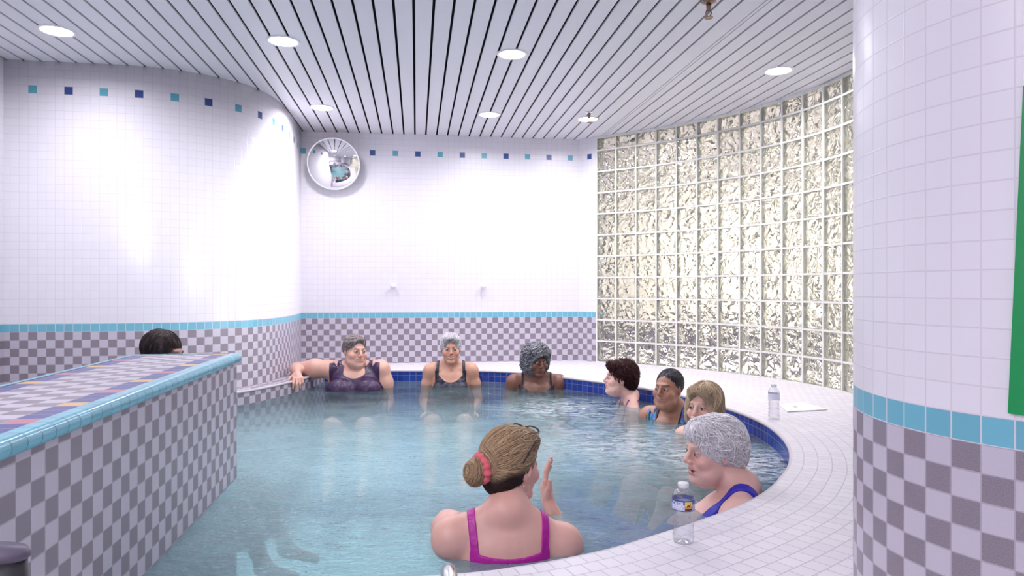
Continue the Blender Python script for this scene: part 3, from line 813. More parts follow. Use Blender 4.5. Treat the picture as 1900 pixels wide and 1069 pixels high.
class Person:
    def __init__(s, label, loc, heading, top, **kw):
        s.kw = kw; g_ = kw.get
        s.sc = g_('size', 1.0); s.w = g_('w', 1.0)
        s.h = g_('h', .006); s.hf = g_('hf', .0032)
        s.root = empty('person', (loc[0], loc[1], BENCH), heading)
        tag(s.root, label, 'person')
        s.M = Matrix.Translation((loc[0], loc[1], BENCH)) @ Matrix.Rotation(heading, 4, 'Z'); s.Mi = s.M.inverted()
        s.top = top - BENCH                      # crown height over the bench
        k = s.sc
        lean = g_('lean', 0.0); side = g_('side', 0.0)
        # landmarks, body space (faces -Y, +X is the person's left)
        s.head = np.array([g_('hx', 0.0), g_('hy', -.015), s.top - .132 * k])
        s.neck0 = np.array([0, .025 * k, s.head[2] - .135 * k])
        s.shz = s.neck0[2] - .045 * k + g_('shd', 0)
        s.HR = Rm3(g_('pitch', 0), g_('roll', 0), g_('yaw', 0))
        s.build()
    def hp(s, p): return s.head + s.HR @ (np.array(p, float) * s.sc)
    def local(s, p): q = s.Mi @ Vector(p); return np.array(q)
    def hand(s, S, wr, direc, up, side, curl=25, spread=1.0):
        """wrist, direction of the fingers, palm-down normal, thumb side (+1/-1)"""
        k = s.sc; d = np.array(direc, float); d /= np.linalg.norm(d); n = np.array(up, float); n -= d * (n @ d); n /= np.linalg.norm(n); t = np.cross(d, n) * side
        wr = np.array(wr, float)
        S.con(wr, wr + d * .05 * k, .023 * k, .024 * k, .012)
        kn = []
        for i, (o_, L1) in enumerate(((.030, .078), (.010, .086), (-.010, .080), (-.029, .064))):
            b0 = wr + d * (.082 - abs(o_) * .25) * k + t * o_ * k
            S.con(wr + d * .02 * k + t * o_ * .5 * k, b0, .013 * k, .0105 * k, .010)
            c = R(curl * (1 + .15 * i)); dd = d * math.cos(c) - n * math.sin(c) + t * o_ * 3.2 * spread; dd /= np.linalg.norm(dd)
            p1 = b0 + dd * L1 * .5 * k
            c2 = c * 2.1; d2 = d * math.cos(c2) - n * math.sin(c2) + t * o_ * 3.2 * spread; d2 /= np.linalg.norm(d2)
            S.con(b0, p1, .0098 * k, .0086 * k, .004); S.con(p1, p1 + d2 * L1 * .48 * k, .0086 * k, .0072 * k, .004)
        tb = wr + d * .022 * k + t * .022 * k; t1 = tb + (d * .6 + t * .75 - n * .2) * .04 * k
        S.con(tb, t1, .0135 * k, .0105 * k, .010); S.con(t1, t1 + (d * .85 + t * .45 - n * .2) * .032 * k, .0100 * k, .0080 * k, .004)
    def build(s):
        g_ = s.kw.get; k = s.sc; w = s.w; B = SDF(); hz = s.shz
        pz = .11                                  # pelvis over the bench
        cz = (hz + pz) / 2
        ch = hz - .11 * k                         # chest centre
        sl = g_('slouch', 0.0); slope = g_('slope', .008); pz += sl * .55
        B.ell((0, -sl, pz), (.165 * w, .125, .12), .05)
        if sl: B.con((0, -.02, ch - .02), (0, -sl, pz), .105 * w, .12 * w, .06)
        B.ell((0, -.02 * w - sl * .45, (pz + ch) / 2), (.132 * w * g_('belly', 1), .105 * w * g_('belly', 1), max(.14, (ch - pz) * .55)), .06)
        B.ell((0, .01, ch), (.150 * k * w, .098 * k * w, .135 * k), .05)
        B.ell((0, .055 * k, hz - .055 * k), (.125 * k * w, .058 * k, .09 * k), .04)
        bs = g_('bust', 1.0)
        for sx in (-1, 1): B.ell((sx * .078 * k * w, -.088 * k * w, hz - .165 * k), (.070 * k * bs, .058 * k * bs, .068 * k * bs), .035)
        shw = g_('shw', .165) * k
        lowr = g_('lowr', 0.0)                    # how much the right shoulder drops
        n0 = s.neck0; hb = s.hp((0, .012, -.05))
        B.con(n0, hb, .056 * k * g_('neckw', 1), .052 * k * g_('neckw', 1), .025)
        SH = {}
        for sx in (-1, 1):
            sh = np.array([sx * shw, .018, hz - slope - (lowr if sx < 0 else -lowr)]); SH[sx] = sh
            B.con(n0 + np.array([sx * .02, .012, .02 * k]), sh + np.array([-sx * .015, .0, .008]), .040 * k, .042 * k, .045)
            B.con(n0 + np.array([sx * .015, -.035 * k, -.03 * k]), sh + np.array([0, -.02, -.005]), .016 * k, .022 * k, .03)
            B.ell(sh + np.array([0, 0, -.012]), (.052 * k * w, .055 * k * w, .062 * k), .035)
        s.SH = SH
        # arms
        for sx, key in ((-1, 'armR'), (1, 'armL')):
            spec = g_(key)
            aw = .5 + .5 * w
            if spec is None:
                el = SH[sx] + np.array([sx * .055, .02, -.26 * k]); wr = el + np.array([-sx * .05, -.19, -.06]); hd = (-sx * .2, -1, -.1); up = (0, 0, 1)
            else: el, wr, hd, up = [np.array(q, float) for q in spec[:4]]
            B.con(SH[sx] + np.array([0, 0, -.01]), SH[sx] * .55 + el * .45, .050 * k * w, .047 * k * w * aw, .03)
            B.con(SH[sx] * .55 + el * .45, el, .047 * k * w * aw, .039 * k * aw, .025)
            B.con(el, el * .6 + wr * .4, .038 * k * aw, .036 * k * aw, .02); B.con(el * .6 + wr * .4, wr, .036 * k * aw, .023 * k, .02)
            s.hand(B, wr, hd, up, -sx if spec is None else spec[4], curl=25 if spec is None else spec[5])
        # legs
        for sx, key in ((-1, 'legR'), (1, 'legL')):
            spec = g_(key)
            kn, an = [np.array(q, float) for q in (spec or ((sx * .12, -.45, .30), (sx * .12, -.66, -.08)))]
            hp = np.array([sx * .088 * w, -.01 - sl, pz - .01])
            B.con(hp, kn, .088 * w, .060 * (.4 + .6 * w), .04); B.con(kn, kn * .65 + an * .35, .056, .056, .03); B.con(kn * .65 + an * .35, an, .056, .034, .03)
            ft = an - kn; ft /= np.linalg.norm(ft); fd = np.array([0, -1, 0]) - ft * (-ft[1]) * 0; fd = fd - ft * .0; fd /= np.linalg.norm(fd)
            B.con(an - fd * .03, an + fd * .13 + ft * .04, .034, .024, .03)
        # head, all in head space
        hp = s.hp; HRm = s.HR
        def E(c, r, kk=.012, rot=None, sub=False): B.ell(hp(c), np.array(r) * k, kk * k, HRm if rot is None else HRm @ rot, sub)
        def Cn(a, b, ra, rb, kk=.01, sub=False): B.con(hp(a), hp(b), ra * k, rb * k, kk * k, sub)
        fw = g_('face', 1.0)
        E((0, .018, .032), (.074, .094, .084), .02)
        E((0, -.022, -.02), (.062 * fw, .064, .085), .025)
        E((0, -.035, -.070), (.048 * fw, .045, .042), .025)
        Cn((-.012, -.074, -.098), (.012, -.074, -.098), .019, .019, .02)
        if g_('jowl'):
            for sx in (-1, 1): E((sx * .042, -.035, -.078), (.030, .035, .030), .025)
            E((0, -.03, -.105), (.045, .04, .028), .03)
        Cn((-.026, -.081, .026), (.026, -.081, .026), .012, .012, .014)
        for sx in (-1, 1):
            E((sx * .040 * fw, -.058, -.028), (.026, .026, .024), .02)
            E((sx * .031, -.102, .004), (.015, .013, .011), .012, sub=True)
            E((sx * .031, -.0745, .003), (.0150, .0150, .0135), .003)
            E((sx * .031, -.0905, .001), (.0125, .0075, .0030), .0015, sub=True)
        Cn((0, -.088, .016), (0, -.108, -.020), .0075, .0105, .010)
        E((0, -.107, -.026), (.0115, .011, .0095), .006)
        for sx in (-1, 1): E((sx * .0125, -.098, -.029), (.0085, .0095, .0075), .006)
        for sx in (-1, 1): E((sx * .006, -.106, -.0365), (.0032, .0045, .003), .002, sub=True)
        op = g_('mouth', 0.0); sm = g_('smile', .3)
        E((0, -.077, -.058), (.032, .018, .024), .014)
        for i in range(5):
            x0, x1 = (-.026 + .0104 * i), (-.026 + .0104 * (i + 1)); z = lambda x: -.058 + sm * 9 * x * x; y = lambda x: -.0935 + 18 * x * x
            Cn((x0, y(x0), z(x0) + .0035 + op * .2), (x1, y(x1), z(x1) + .0035 + op * .2), .0038, .0038, .006)
            Cn((x0 * .9, y(x0), z(x0) - .0055 - op), (x1 * .9, y(x1), z(x1) - .0055 - op), .0046, .0046, .006)
        for i in range(6):
            x0, x1 = (-.028 + .00933 * i), (-.028 + .00933 * (i + 1)); z = lambda x: -.0595 + sm * 9 * x * x - op * .35; y = lambda x: -.0995 + 18 * x * x
            Cn((x0, y(x0), z(x0)), (x1, y(x1), z(x1)), .0016 + op * .45, .0016 + op * .45, .0015, sub=True)
        for sx in (-1, 1):       # smile folds
            Cn((sx * .019, -.098, -.030), (sx * .036, -.088, -.060), .0016, .0016, .008, sub=True)
            ro = Rm3(8, 0, sx * 22)
            E((sx * .0735, .012, -.004), (.0085, .0185, .030), .006, ro)
            E((sx * .080, .008, .002), (.006, .010, .018), .004, ro, sub=True)
        s.B = B
        lo, hi = B.bounds(); lo = lo - .02; hi = hi + .02
        hl, hh = s.head - .135 * k, s.head + .135 * k
        ax, ay, az = [axis(lo[i], hi[i], s.h, hl[i], hh[i], s.hf) for i in range(3)]
        D = B.grid(ax, ay, az)
        V, Q = surface(D, ax, ay, az)
        # skin tone by place
        base = np.array(g_('skin', (.62, .37, .29))); col = np.tile(base, (len(V), 1))
        hv = ((V - s.head) @ s.HR) / k
        def blend(msk, c): col[:] = col * (1 - msk[:, None]) + np.array(c) * msk[:, None]
        face = (hv[:, 2] > -.13) & (hv[:, 2] < .12) & (np.abs(hv[:, 0]) < .1) & (np.abs(hv[:, 1]) < .14)
        gs = lambda c, r: np.where(face, np.exp(-(((hv - np.array(c)) / np.array(r)) ** 2).sum(1)), 0)
        blush = np.array(g_('blush', base * np.array([1.05, .80, .78])))
        for sx in (-1, 1): blend(np.clip(gs((sx * .042, -.075, -.028), (.024, .03, .022)) * .7, 0, 1), blush)
        blend(gs((0, -.112, -.024), (.014, .014, .012)) * .6, blush)
        lip = g_('lip', base * np.array([.85, .62, .60]))
        zz = hv[:, 2] - (-.058 + sm * 9 * hv[:, 0] ** 2) + op * .4
        lm = face & (np.abs(hv[:, 0]) < .0255) & (np.abs(zz) < .0095 + op) & (hv[:, 1] < -.080)
        blend(lm * .65, lip)
        im = face & (np.abs(hv[:, 0]) < .020) & (np.abs(zz + op * .3) < .0022 + op * .6) & (hv[:, 1] < -.060) & (hv[:, 1] > (-.0965 if op < .003 else -.094))
        blend(im * .9, g_('inner', (.08, .02, .02)))
        br = np.array(g_('brow', (.25, .16, .12)))
        ab = np.abs(hv[:, 0]); bz = .0245 + .004 * np.sin((ab - .012) / .036 * 3.0)
        bm_ = face & (ab > .012) & (ab < .048) & (np.abs(hv[:, 2] - bz) < .0042) & (hv[:, 1] < -.055)
        blend(bm_ * g_('browk', .7), br)
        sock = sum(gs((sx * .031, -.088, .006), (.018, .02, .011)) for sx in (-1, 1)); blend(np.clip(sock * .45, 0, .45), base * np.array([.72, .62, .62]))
        lash = face & (np.abs(ab - .031) < .0135) & (np.abs(hv[:, 2] - .0065) < .0022) & (hv[:, 1] < -.078); blend(lash * .7, (.08, .05, .04))
        me = mesh_from('body', V, Q, col); s.body = link('body', me, M_skin, s.root)
        # eyes
        for sx in (-1, 1):
            bm = bmesh.new(); bmesh.ops.create_uvsphere(bm, u_segments=20, v_segments=14, radius=.0133 * k)
            gz = Vector(g_('gaze', (0, -1, 0))).normalized()
            for f in bm.faces: f.smooth = True; f.material_index = 1 if f.calc_center_median().normalized().dot(gz) > .84 else 0
            o = bobj('eye', bm, [M_eyew, M_iris], s.root); o.matrix_local = Matrix.Translation(Vector(hp((sx * .031, -.0765, .003)))) @ Matrix(HRm.tolist()).to_4x4()
        # swimsuit: the skin surface pushed out and trimmed
        if g_('suit'): s.make_suit(D, ax, ay, az)
        if g_('hair'): s.make_hair(**g_('hair'))
    def make_suit(s, D, ax, ay, az):
        q = s.kw['suit']; k = s.sc; hz = s.shz
        X = ax[:, None, None]; Y = ay[None, :, None]; Z = az[None, None, :]
        fr, bk = q.get('front', .12) * k, q.get('back', .16) * k     # neckline depth below shoulder height
        t = np.clip((Y / k - .0 + .04) / .08, 0, 1)
        dip = q.get('dip', 2.2)
        top = hz - (fr * (1 - t) + bk * t) + dip * np.minimum(np.abs(X), .16) ** 2 * (1 if q.get('scoop', 1) else 0)
        arm = np.abs(X) - (q.get('armx', .128) * k * s.w + np.clip((hz - .10 * k - Z), 0, .12) * .55)
        legs = np.maximum(-(Y + q.get('skirt', .16)), -(Z - .02)) * 1.0
        m1 = np.maximum(np.maximum(Z - top, arm), -(Y + q.get('skirt', .16) + np.clip((Z - .20) * 2, 0, .3)))
        xs = q.get('sx', .095) * k + np.clip(hz - Z, -.05, .25) * q.get('slant', .12); sw = q.get('sw', .013) * k
        m2 = np.maximum(np.maximum(np.maximum(np.abs(np.abs(X) - xs) - sw, Z - (hz + .09 * k)), (hz - .30 * k) - Z), np.abs(Y - .0) - .125)
        nk = s.neck0
        mk = np.minimum(m1, m2)
        th = q.get('th', .004)
        F = np.maximum(D - th, mk).astype(np.float32)
        hd = np.maximum(Z - (hz + .085 * k), -99) + X * 0 + Y * 0
        F = np.maximum(F, hd.astype(np.float32))
        hd2 = .136 * k - np.sqrt((X - s.head[0]) ** 2 + (Y - s.head[1]) ** 2 + (Z - s.head[2]) ** 2)
        F = np.maximum(F, hd2.astype(np.float32))
        V, Q = surface(F, ax, ay, az)
        if len(V): link('swimsuit', mesh_from('swimsuit', V, Q), q['mat'], s.root)
    def make_hair(s, prims, flow, color, color2=None, n=900, steps=9, step=.011, rad=.0011, curl=0, cr=.006, amp=.0018, lift=.004, dark=None, hres=.003, region=None, freq=140, wobble=.22, name='hair'):
        """prims(S) adds head-space shapes; strands are traced along flow(P) over that surface"""
        S = SDF(); prims(S); lo, hi = S.bounds(); lo -= .02; hi += .02
        ax, ay, az = [np.arange(lo[i], hi[i], hres) for i in range(3)]
        D = S.grid(ax, ay, az, .02)
        X, Y, Z = np.meshgrid(ax, ay, az, indexing='ij')
        D = D + amp * (np.sin(X * freq + 3 * np.sin(Z * 31)) * np.sin(Y * freq * .9 + 2 * np.sin(Z * 27 + X * 20)) + .6 * np.sin(X * freq * 2.1 + Y * freq * 1.7 + 4 * np.sin(Z * 40))).astype(np.float32) if not curl else \
            D + amp * (np.sin(X * 330) * np.sin(Y * 330) * np.sin(Z * 330) * 1.6 + np.sin(X * 190 + 1) * np.sin(Y * 170) * np.sin(Z * 180)).astype(np.float32)
        V, Q = surface(D, ax, ay, az)
        c1 = np.array(color); c2 = np.array(color2 if color2 is not None else c1 * .7)
        def tone(P, r_):
            c = c1 * (1 - r_) + c2 * r_
            if dark is not None: f_ = dark(P)[:, None]; c = c * (1 - f_) + np.array(s.kw['darkcol']) * f_
            return c
        rr = np.clip(.5 + .5 * np.sin(V[:, 0:1] * 260 + V[:, 2:3] * 60 + V[:, 1:2] * 150) + .35 * np.sin(V[:, 0:1] * 90 - V[:, 1:2] * 120 + 2), 0, 1)
        cols = [tone(V, rr) * .92]; Vs = [V]; Qs = [Q]
        # strands
        G = S.grad(V); ok = np.ones(len(V), bool)
        if region is not None: ok = region(V)
        idx = rng.choice(np.nonzero(ok)[0], n); P = V[idx] + 0; seg = 4
        r_ = rng.random((n, 1)); gain = np.exp(rng.normal(0, .16, (n, 1))); lf = lift * rng.random((n, 1)) + rad * .5
        path = []; ph = rng.random(n) * 6.28; wob = rng.normal(0, wobble, (n, 3)); per = rng.random((n, 1)) * .5 + .75
        for i in range(steps):
            nn = S.grad(P); P = P - nn * (S.at(P)[:, None] - lf)
            path.append(P.copy()); v = flow(P); v = v / np.maximum(np.linalg.norm(v, axis=1, keepdims=True), 1e-6) + wob; v = v - nn * (v * nn).sum(1, keepdims=True); v /= np.maximum(np.linalg.norm(v, axis=1, keepdims=True), 1e-6)
            P = P + v * step
        path = np.stack(path, 1)                           # n, steps, 3
        if curl:
            tt = np.gradient(path, axis=1); tt /= np.maximum(np.linalg.norm(tt, axis=2, keepdims=True), 1e-6)
            nrm_ = np.stack([S.grad(path[:, i]) for i in range(steps)], 1); bi = np.cross(tt, nrm_)
            a = ph[:, None] + np.arange(steps)[None, :] * curl
            path = path + (nrm_ * np.cos(a)[..., None] + bi * np.sin(a)[..., None]) * cr
        tt = np.gradient(path, axis=1); tt /= np.maximum(np.linalg.norm(tt, axis=2, keepdims=True), 1e-6)
        u_ = np.cross(tt, np.array([.31, .52, .79])); u_ /= np.maximum(np.linalg.norm(u_, axis=2, keepdims=True), 1e-6); v_ = np.cross(tt, u_)
        tp = (np.sin(np.linspace(.35, math.pi - .05, steps)) ** .6)[None, :, None] * rad * per[:, :, None]
        ring = [path + (u_ * math.cos(6.283 * j / 3) + v_ * math.sin(6.283 * j / 3)) * tp for j in range(3)]
        VV = np.stack(ring, 2).reshape(-1, 3)              # n, steps, 3, 3
        base = (np.arange(n)[:, None, None] * steps + np.arange(steps - 1)[None, :, None]) * 3; j = np.arange(3)[None, None, :]; j2 = (j + 1) % 3
        QQ = np.stack([base + j, base + j2, base + 3 + j2, base + 3 + j], 3).reshape(-1, 4)
        off = len(V); Vs.append(VV); Qs.append(QQ + off); cols.append(tone(VV, np.repeat(r_, steps * 3, 0)) * np.repeat(gain, steps * 3, 0))
        V = np.concatenate(Vs); Q = np.concatenate(Qs); col = np.concatenate(cols)
        V = s.head + (V * s.sc) @ s.HR.T
        return link(name, mesh_from(name, V, Q, col), M_hair, s.root)
def P_(*a): return np.array(a, float)
def down_from(c, back=.0): return lambda P: (P - np.array(c)) * np.array([1, 1, .4]) + np.array([0, back, -.03])
def toward(c): return lambda P: (np.array(c) - P)
def facecut(S, w=.064, ztop=.062, y=-.105, d=.075, zc=-.035, k=.008):
    S.ell((0, y, zc), (w, d, ztop - zc), k, sub=True)
def head_dir(dx, dy): return math.atan2(dx, -dy)

# 1: purple tank top, arm along the ledge
def hair_short(S):
    S.ell((0, .020, .036), (.0795, .100, .091), .01); S.ell((0, -.058, .078), (.050, .035, .030), .03)
    facecut(S, .074, .098, -.118, .082, -.03, .016); S.ell((0, -.055, -.08), (.12, .100, .085), .01, sub=True); S.ell((0, .06, -.135), (.12, .12, .085), .01, sub=True)
M_purple = cloth('purple_suit', (.042, .016, .065), .33); M_navy = cloth('navy_suit', (.010, .012, .035), .35); M_blacks = cloth('black_suit', (.008, .008, .02), .35)
M_royal = cloth('royal_suit', (.02, .018, .42), .4); M_magenta = cloth('magenta_suit', (.50, .012, .32), .4); M_pinkp = cloth('print_suit', (.25, .08, .18), .4)
only = globals().get('ONLY')
def want(i): return only is None or i in only
PB = (.64, .385, .315)
if want(1):
    hd1 = head_dir(.12, -1)
    W1 = dict()
    loc = (-1.255, 5.47); top = .335
    M1 = Matrix.Translation((*loc, BENCH)) @ Matrix.Rotation(hd1, 4, 'Z'); Li = lambda p: tuple(M1.inverted() @ Vector(p))
    el = Li((-1.74, 5.50, .048)); wr = Li((-1.655, 5.26, .045)); fd = np.array(Li((-1.60, 5.12, -.02))) - np.array(wr)
    Person('person in a dark purple tank swimsuit resting one bent arm on the tiled ledge', loc, hd1, top, size=1.06, w=1.32, shw=.185, hx=.0, hy=-.03,
           yaw=32, pitch=0, roll=3, skin=(.74, .42, .33), jowl=True, face=1.10, neckw=1.2, bust=1.35, belly=1.25, smile=.35, browk=.35, gaze=(.3, -1, .0), shd=.060,
           armR=(el, wr, fd, (0, -.2, 1), 1, 32),
           suit=dict(mat=M_purple, front=.070, back=.06, dip=4.5, armx=.140, sx=.105, sw=.026, slant=.05, th=.006),
           hair=dict(prims=hair_short, flow=toward((0, .13, -.02)), color=(.20, .15, .15), color2=(.42, .36, .36), n=1200, rad=.0020, lift=.004, amp=.0016))
if want(2):
    def hair2(S):
        S.ell((0, .022, .040), (.0795, .101, .092), .01); S.ell((0, -.062, .082), (.055, .034, .032), .03)
        facecut(S, .076, .102, -.120, .086, -.03, .016); S.ell((0, -.05, -.09), (.12, .105, .090), .01, sub=True); S.ell((0, .06, -.135), (.12, .12, .085), .01, sub=True)
    Person('person with short white hair in a dark scoop-neck swimsuit facing the camera', (-.505, 5.64), head_dir(.05, -1), .330, size=1.0, w=1.02, shw=.170, hy=-.03,
           yaw=4, pitch=0, skin=(.66, .35, .245), face=1.06, smile=1.0, mouth=.0035, inner=(.70, .64, .60), browk=.2, bust=1.1, shd=.012,
           suit=dict(mat=M_navy, front=.098, back=.10, dip=6.0, armx=.125, sx=.108, sw=.012, slant=.05),
           hair=dict(prims=hair2, flow=down_from((.01, .03, .14)), color=(.80, .77, .80), color2=(.55, .52, .56), n=1600, rad=.0024, lift=.009, wobble=.4, amp=.0025))
if want(3):
    def hair3(S):
        S.ell((0, .022, .040), (.100, .110, .090), .01); S.ell((0, .03, -.035), (.104, .085, .085), .03); S.ell((0, -.062, .084), (.062, .034, .030), .03)
        facecut(S, .086, .082, -.128, .104, -.03); S.ell((0, -.074, -.02), (.078, .082, .095), .008, sub=True); S.ell((0, -.10, -.10), (.060, .12, .05), .01, sub=True)
    Person('person with chin-length curly grey hair wearing a black swimsuit with thin straps', (.195, 5.42), head_dir(-.02, -1), .262, size=1.0, w=1.12, shw=.182, hy=-.04, hx=.0,
           yaw=24, pitch=10, roll=0, skin=(.215, .092, .062), lip=(.22, .075, .07), brow=(.05, .04, .04), smile=.35, neckw=1.1, face=1.05, bust=1.2, gaze=(.4, -1, -.3), shd=.014,
           suit=dict(mat=M_blacks, front=.078, back=.12, dip=3.0, armx=.125, sx=.112, sw=.008, slant=.02),
           hair=dict(prims=hair3, flow=down_from((0, .02, .13)), color=(.52, .53, .58), color2=(.06, .06, .075), n=1500, steps=12, step=.0085, rad=.0026, curl=1.5, cr=.0085, amp=.004, lift=.012))
if want(4):
    def hair4(S):
        S.ell((0, .030, .050), (.088, .104, .096), .01); S.ell((0, -.050, .095), (.062, .050, .036), .03); S.ell((0, .085, -.01), (.065, .045, .075), .03)
        facecut(S, .080, .085, -.135, .100, -.03); S.ell((0, -.060, -.085), (.12, .092, .100), .01, sub=True)
    Person('person with short dark red hair seen in profile, sunk to the neck in bubbles', (.795, 4.74), head_dir(-1, -.05), .192, size=.94, w=1.05, shw=.165, hy=-.05,
           yaw=-4, pitch=-6, skin=(.78, .47, .40), lip=(.60, .16, .15), brow=(.06, .02, .02), smile=.1, jowl=True, shd=-.04,
           suit=dict(mat=M_pinkp, front=.10, back=.10, sx=.10, sw=.008),
           hair=dict(prims=hair4, flow=down_from((0, .0, .12), .06), color=(.075, .012, .014), color2=(.022, .006, .008), n=1300, steps=8, step=.009, rad=.0020, curl=1.2, cr=.005, amp=.003, lift=.009))
if want(5):
    def hair5(S):
        S.ell((0, .026, .038), (.0785, .097, .088), .01); S.ell((0, .122, .02), (.036, .034, .036), .02)
        facecut(S, .078, .104, -.118, .086, -.03, .014); S.ell((0, -.05, -.09), (.12, .105, .098), .01, sub=True); S.ell((0, .06, -.135), (.12, .12, .085), .01, sub=True)
    Person('person with slicked-back black hair in a black and blue swimsuit, looking left', (.965, 4.12), head_dir(-.75, -.7), .222, size=.97, w=1.25, shw=.178, hy=-.04,
           yaw=4, pitch=-3, skin=(.42, .205, .135), lip=(.36, .17, .15), brow=(.04, .025, .02), smile=-.15, jowl=True, face=1.05, neckw=1.15, bust=1.3, gaze=(-.3, -1, 0), shd=-.004,
           suit=dict(mat=stripes_cloth('striped_suit'), front=.070, back=.08, dip=5.5, armx=.125, sx=.10, sw=.022, slant=.03),
           hair=dict(prims=hair5, flow=toward((0, .14, .03)), color=(.02, .018, .025), color2=(.10, .095, .11), n=1000, rad=.0014, lift=.0015, amp=.0008))
if want(6):
    def hair6(S):
        S.ell((0, .020, .040), (.086, .104, .094), .01); S.ell((0, .045, -.05), (.088, .070, .085), .03); S.ell((.062, -.005, -.03), (.028, .060, .080), .03); S.ell((-.062, -.005, -.03), (.028, .060, .080), .03)
        S.ell((0, -.058, .084), (.060, .036, .030), .03)
        facecut(S, .070, .094, -.130, .098, -.035, .014); S.ell((0, -.10, -.10), (.058, .12, .06), .01, sub=True)
    Person('person with a straight blonde bob, half hidden behind the white-haired person', (1.055, 3.66), head_dir(-.8, -.6), .200, size=1.02, w=1.05, shw=.168, hy=-.04, h=.006, hf=.003,
           yaw=12, pitch=-2, skin=(.78, .46, .37), smile=.5, brow=(.35, .22, .14), browk=.4, gaze=(-.3, -1, 0),
           suit=dict(mat=M_blacks, front=.12, back=.10, sx=.10, sw=.012),
           hair=dict(prims=hair6, flow=down_from((0, .02, .16)), color=(.66, .50, .33), color2=(.38, .27, .17), n=2400, steps=12, step=.012, rad=.0016, lift=.005, amp=.0016))
if want(7):
    def hair7(S):
        S.ell((0, .026, .040), (.086, .103, .090), .01); S.ell((0, -.044, .084), (.058, .046, .032), .03); S.ell((0, .080, -.010), (.062, .044, .065), .03)
        facecut(S, .086, .080, -.142, .100, -.03, .014); S.ell((0, -.058, -.075), (.13, .088, .072), .01, sub=True); S.ell((0, .04, -.135), (.12, .12, .075), .01, sub=True)
    hd7 = head_dir(-1, .32)
    Person('person with puffy white hair in a royal blue swimsuit at the near right pool edge', (.80, 2.46), hd7, .232, size=.96, w=1.22, shw=.180, hy=-.075, h=.0045, hf=.0022,
           slope=.015, yaw=30, pitch=2, roll=0, skin=(.80, .48, .41), lip=(.52, .22, .20), brow=(.45, .36, .33), smile=-.25, mouth=.006, jowl=True, neckw=1.05, gaze=(-.1, -1, 0), shd=.018,
           armL=((.30, -.05, .24), (.20, -.27, .18), (0, -1, -.1), (0, 0, 1), -1, 25),
           slouch=.24, legR=((-.10, -.62, .40), (-.10, -.93, .36)), legL=((.11, -.64, .42), (.10, -.96, .38)),
           suit=dict(mat=M_royal, front=.12, back=.12, dip=2.5, armx=.128, sx=.105, sw=.015, slant=.02, skirt=.47, th=.007),
           hair=dict(prims=hair7, flow=lambda P: (P - np.array([0, -.03, .13])) * np.array([.7, 1.4, .5]) + np.array([0, .07, -.03]), color=(.97, .94, .97), color2=(.90, .87, .91), n=4200, steps=10, step=.009, rad=.0015, curl=.5, cr=.005, lift=.010, wobble=.45, amp=.003, hres=.0025))
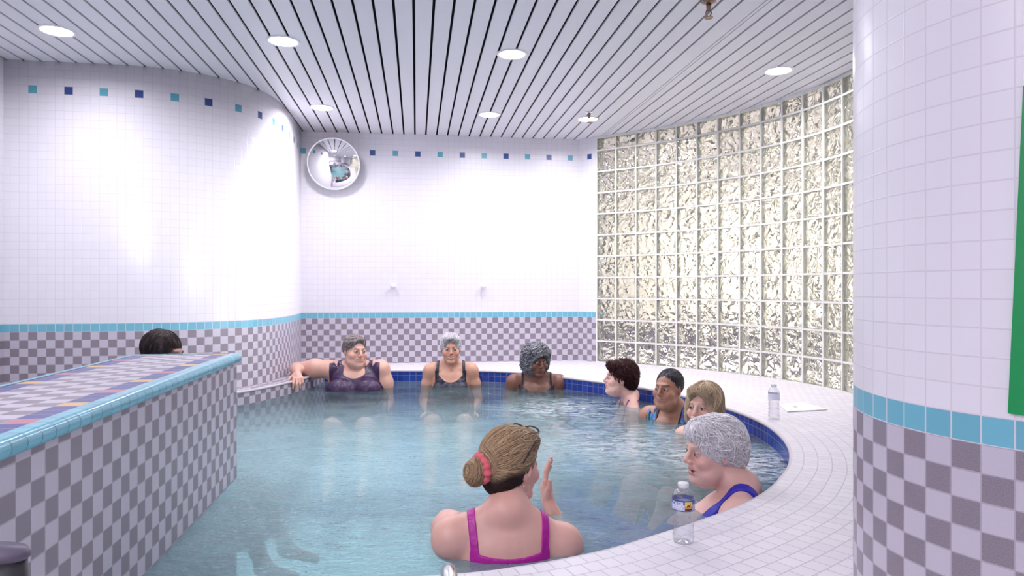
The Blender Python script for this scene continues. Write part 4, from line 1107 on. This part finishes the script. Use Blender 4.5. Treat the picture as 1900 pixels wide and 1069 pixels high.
if want(8):
    def hair8(S):
        S.ell((0, .024, .040), (.081, .101, .092), .01); S.ell((0, .050, -.02), (.062, .058, .07), .03); S.ell((0, -.055, .082), (.058, .045, .034), .03)
        S.ell((.025, .110, .010), (.034, .030, .036), .012); S.ell((.035, .136, -.008), (.035, .032, .040), .012)
        facecut(S, .078, .056, -.135, .098, -.03); S.ell((0, -.050, -.09), (.12, .098, .085), .01, sub=True)
    hd8 = head_dir(-.10, 1)
    M8 = Matrix.Translation((-.015, 2.10, BENCH)) @ Matrix.Rotation(hd8, 4, 'Z'); Li = lambda p: tuple(M8.inverted() @ Vector(p))
    def fl8(P): return np.where((P[:, 1] < .118)[:, None], np.array([.028, .125, .008]) - P, np.cross(P - np.array([.035, .136, -.008]), np.array([.3, .9, .3])))
    p8 = Person('person seen from behind with a pink scrunchie and magenta-strapped swimsuit', (-.015, 2.10), hd8, .266, size=.96, w=1.12, shw=.178, hy=-.045, hx=-.018, h=.0042, hf=.0024,
           legR=((-.12, -.42, .14), (-.11, -.50, -.28)), legL=((.12, -.42, .14), (.11, -.50, -.28)), yaw=-46, pitch=4, roll=0, skin=(.84, .47, .385), darkcol=(.035, .018, .014), lowr=.016, slope=.030, neckw=1.05, shd=.0,
           armL=(Li((-.22, 2.33, -.10)), Li((-.06, 2.48, -.17)), (.2, -1, .1), (0, 0, 1), -1, 25),
           armR=(Li((.205, 2.36, -.22)), Li((.130, 2.46, -.07)), np.array(Li((.11, 2.50, .07))) - np.array(Li((.130, 2.46, -.07))), np.array(Li((-1, 2, 0))) - np.array(Li((0, 2, 0))), 1, 14),
           suit=dict(mat=M_magenta, front=.14, back=.056, dip=1.2, armx=.110, sx=.112, sw=.0125, slant=-.10, th=.004),
           hair=dict(prims=hair8, flow=fl8, color=(.60, .42, .25), color2=(.24, .145, .08), n=4500, steps=13, step=.010, rad=.0014, lift=.004, wobble=.16, amp=.0015, hres=.0025,
                     dark=lambda P: np.clip((-.004 - P[:, 2] + .012 * np.sin(P[:, 0] * 60)) / .02, 0, 1) * (P[:, 1] < .12)))
    # scrunchie round the base of the bun
    hp = p8.hp; c = P_(.027, .118, .004); n_ = P_(.25, .96, -.12); n_ /= np.linalg.norm(n_); a_ = np.cross(n_, P_(0, 0, 1)); a_ /= np.linalg.norm(a_); b2 = np.cross(n_, a_)
    bm = bmesh.new(); N = 72; rings_ = []
    for i in range(N):
        t = 2 * math.pi * i / N; rr = .038 + .002 * math.sin(t * 9); rt = .0125 + .0022 * math.sin(t * 13 + 1); ring = []
        for j in range(12):
            q = 2 * math.pi * j / 12; rad_ = a_ * math.cos(t) + b2 * math.sin(t); ring.append(bm.verts.new(hp(c + rad_ * (rr + rt * math.cos(q)) + n_ * rt * 1.1 * math.sin(q))))
        rings_.append(ring)
    for i in range(N):
        for j in range(12): bm.faces.new((rings_[i][j], rings_[(i + 1) % N][j], rings_[(i + 1) % N][(j + 1) % 12], rings_[i][(j + 1) % 12]))
    bmesh.ops.recalc_face_normals(bm, faces=bm.faces); o = bobj('scrunchie', bm, M_pinkcloth, p8.root, True); o['label'] = 'coral pink scrunchie'
    bm = bmesh.new()
    bm_tube(bm, [hp((-.078 + .004 * math.cos(a), .016 + .013 * math.sin(a), -.050 + .013 * math.cos(a))) for a in [2 * math.pi * k_ / 24 for k_ in range(25)]], .0011, 6, False); bobj('hoop_earring', bm, M_gold, p8.root, True)
    # sunglasses pushed up on the crown
    M_tort = plain('tortoise_frame', (.05, .03, .03), .2)
    bm = bmesh.new()
    for sx in (-1, 1):
        bm_tube(bm, [hp((sx * .031 + .022 * math.cos(a), -.068 + .014 * math.sin(a) , .118 + .012 * math.sin(a))) for a in [2 * math.pi * k_ / 24 for k_ in range(25)]], .0026, 8, False)
        bm_tube(bm, [hp((sx * .053, -.068, .117)), hp((sx * .085, -.02, .100)), hp((sx * .088, .02, .062)), hp((sx * .082, .045, .03))], .0028, 8)
    bm_tube(bm, [hp((-.009, -.068, .119)), hp((0, -.070, .123)), hp((.009, -.068, .119))], .0024, 8); bobj('sunglasses', bm, M_tort, p8.root, True)
if want(9):
    def hair9(S):
        S.ell((0, .024, .038), (.084, .102, .092), .01); facecut(S, .072, .060, -.125, .088, -.03); S.ell((0, -.05, -.09), (.12, .105, .085), .01, sub=True)
    Person('person with dark hair mostly hidden behind the checkered partition', (-1.86, 3.62), head_dir(1, -.15), .480, size=1.0, w=1.05,
           yaw=0, pitch=8, skin=(.30, .16, .13), brow=(.05, .03, .03),
           suit=dict(mat=M_blacks, front=.12, back=.10, sx=.10, sw=.012),
           hair=dict(prims=hair9, flow=down_from((0, .02, .14)), color=(.06, .035, .035), color2=(.02, .014, .016), n=800, rad=.0012))
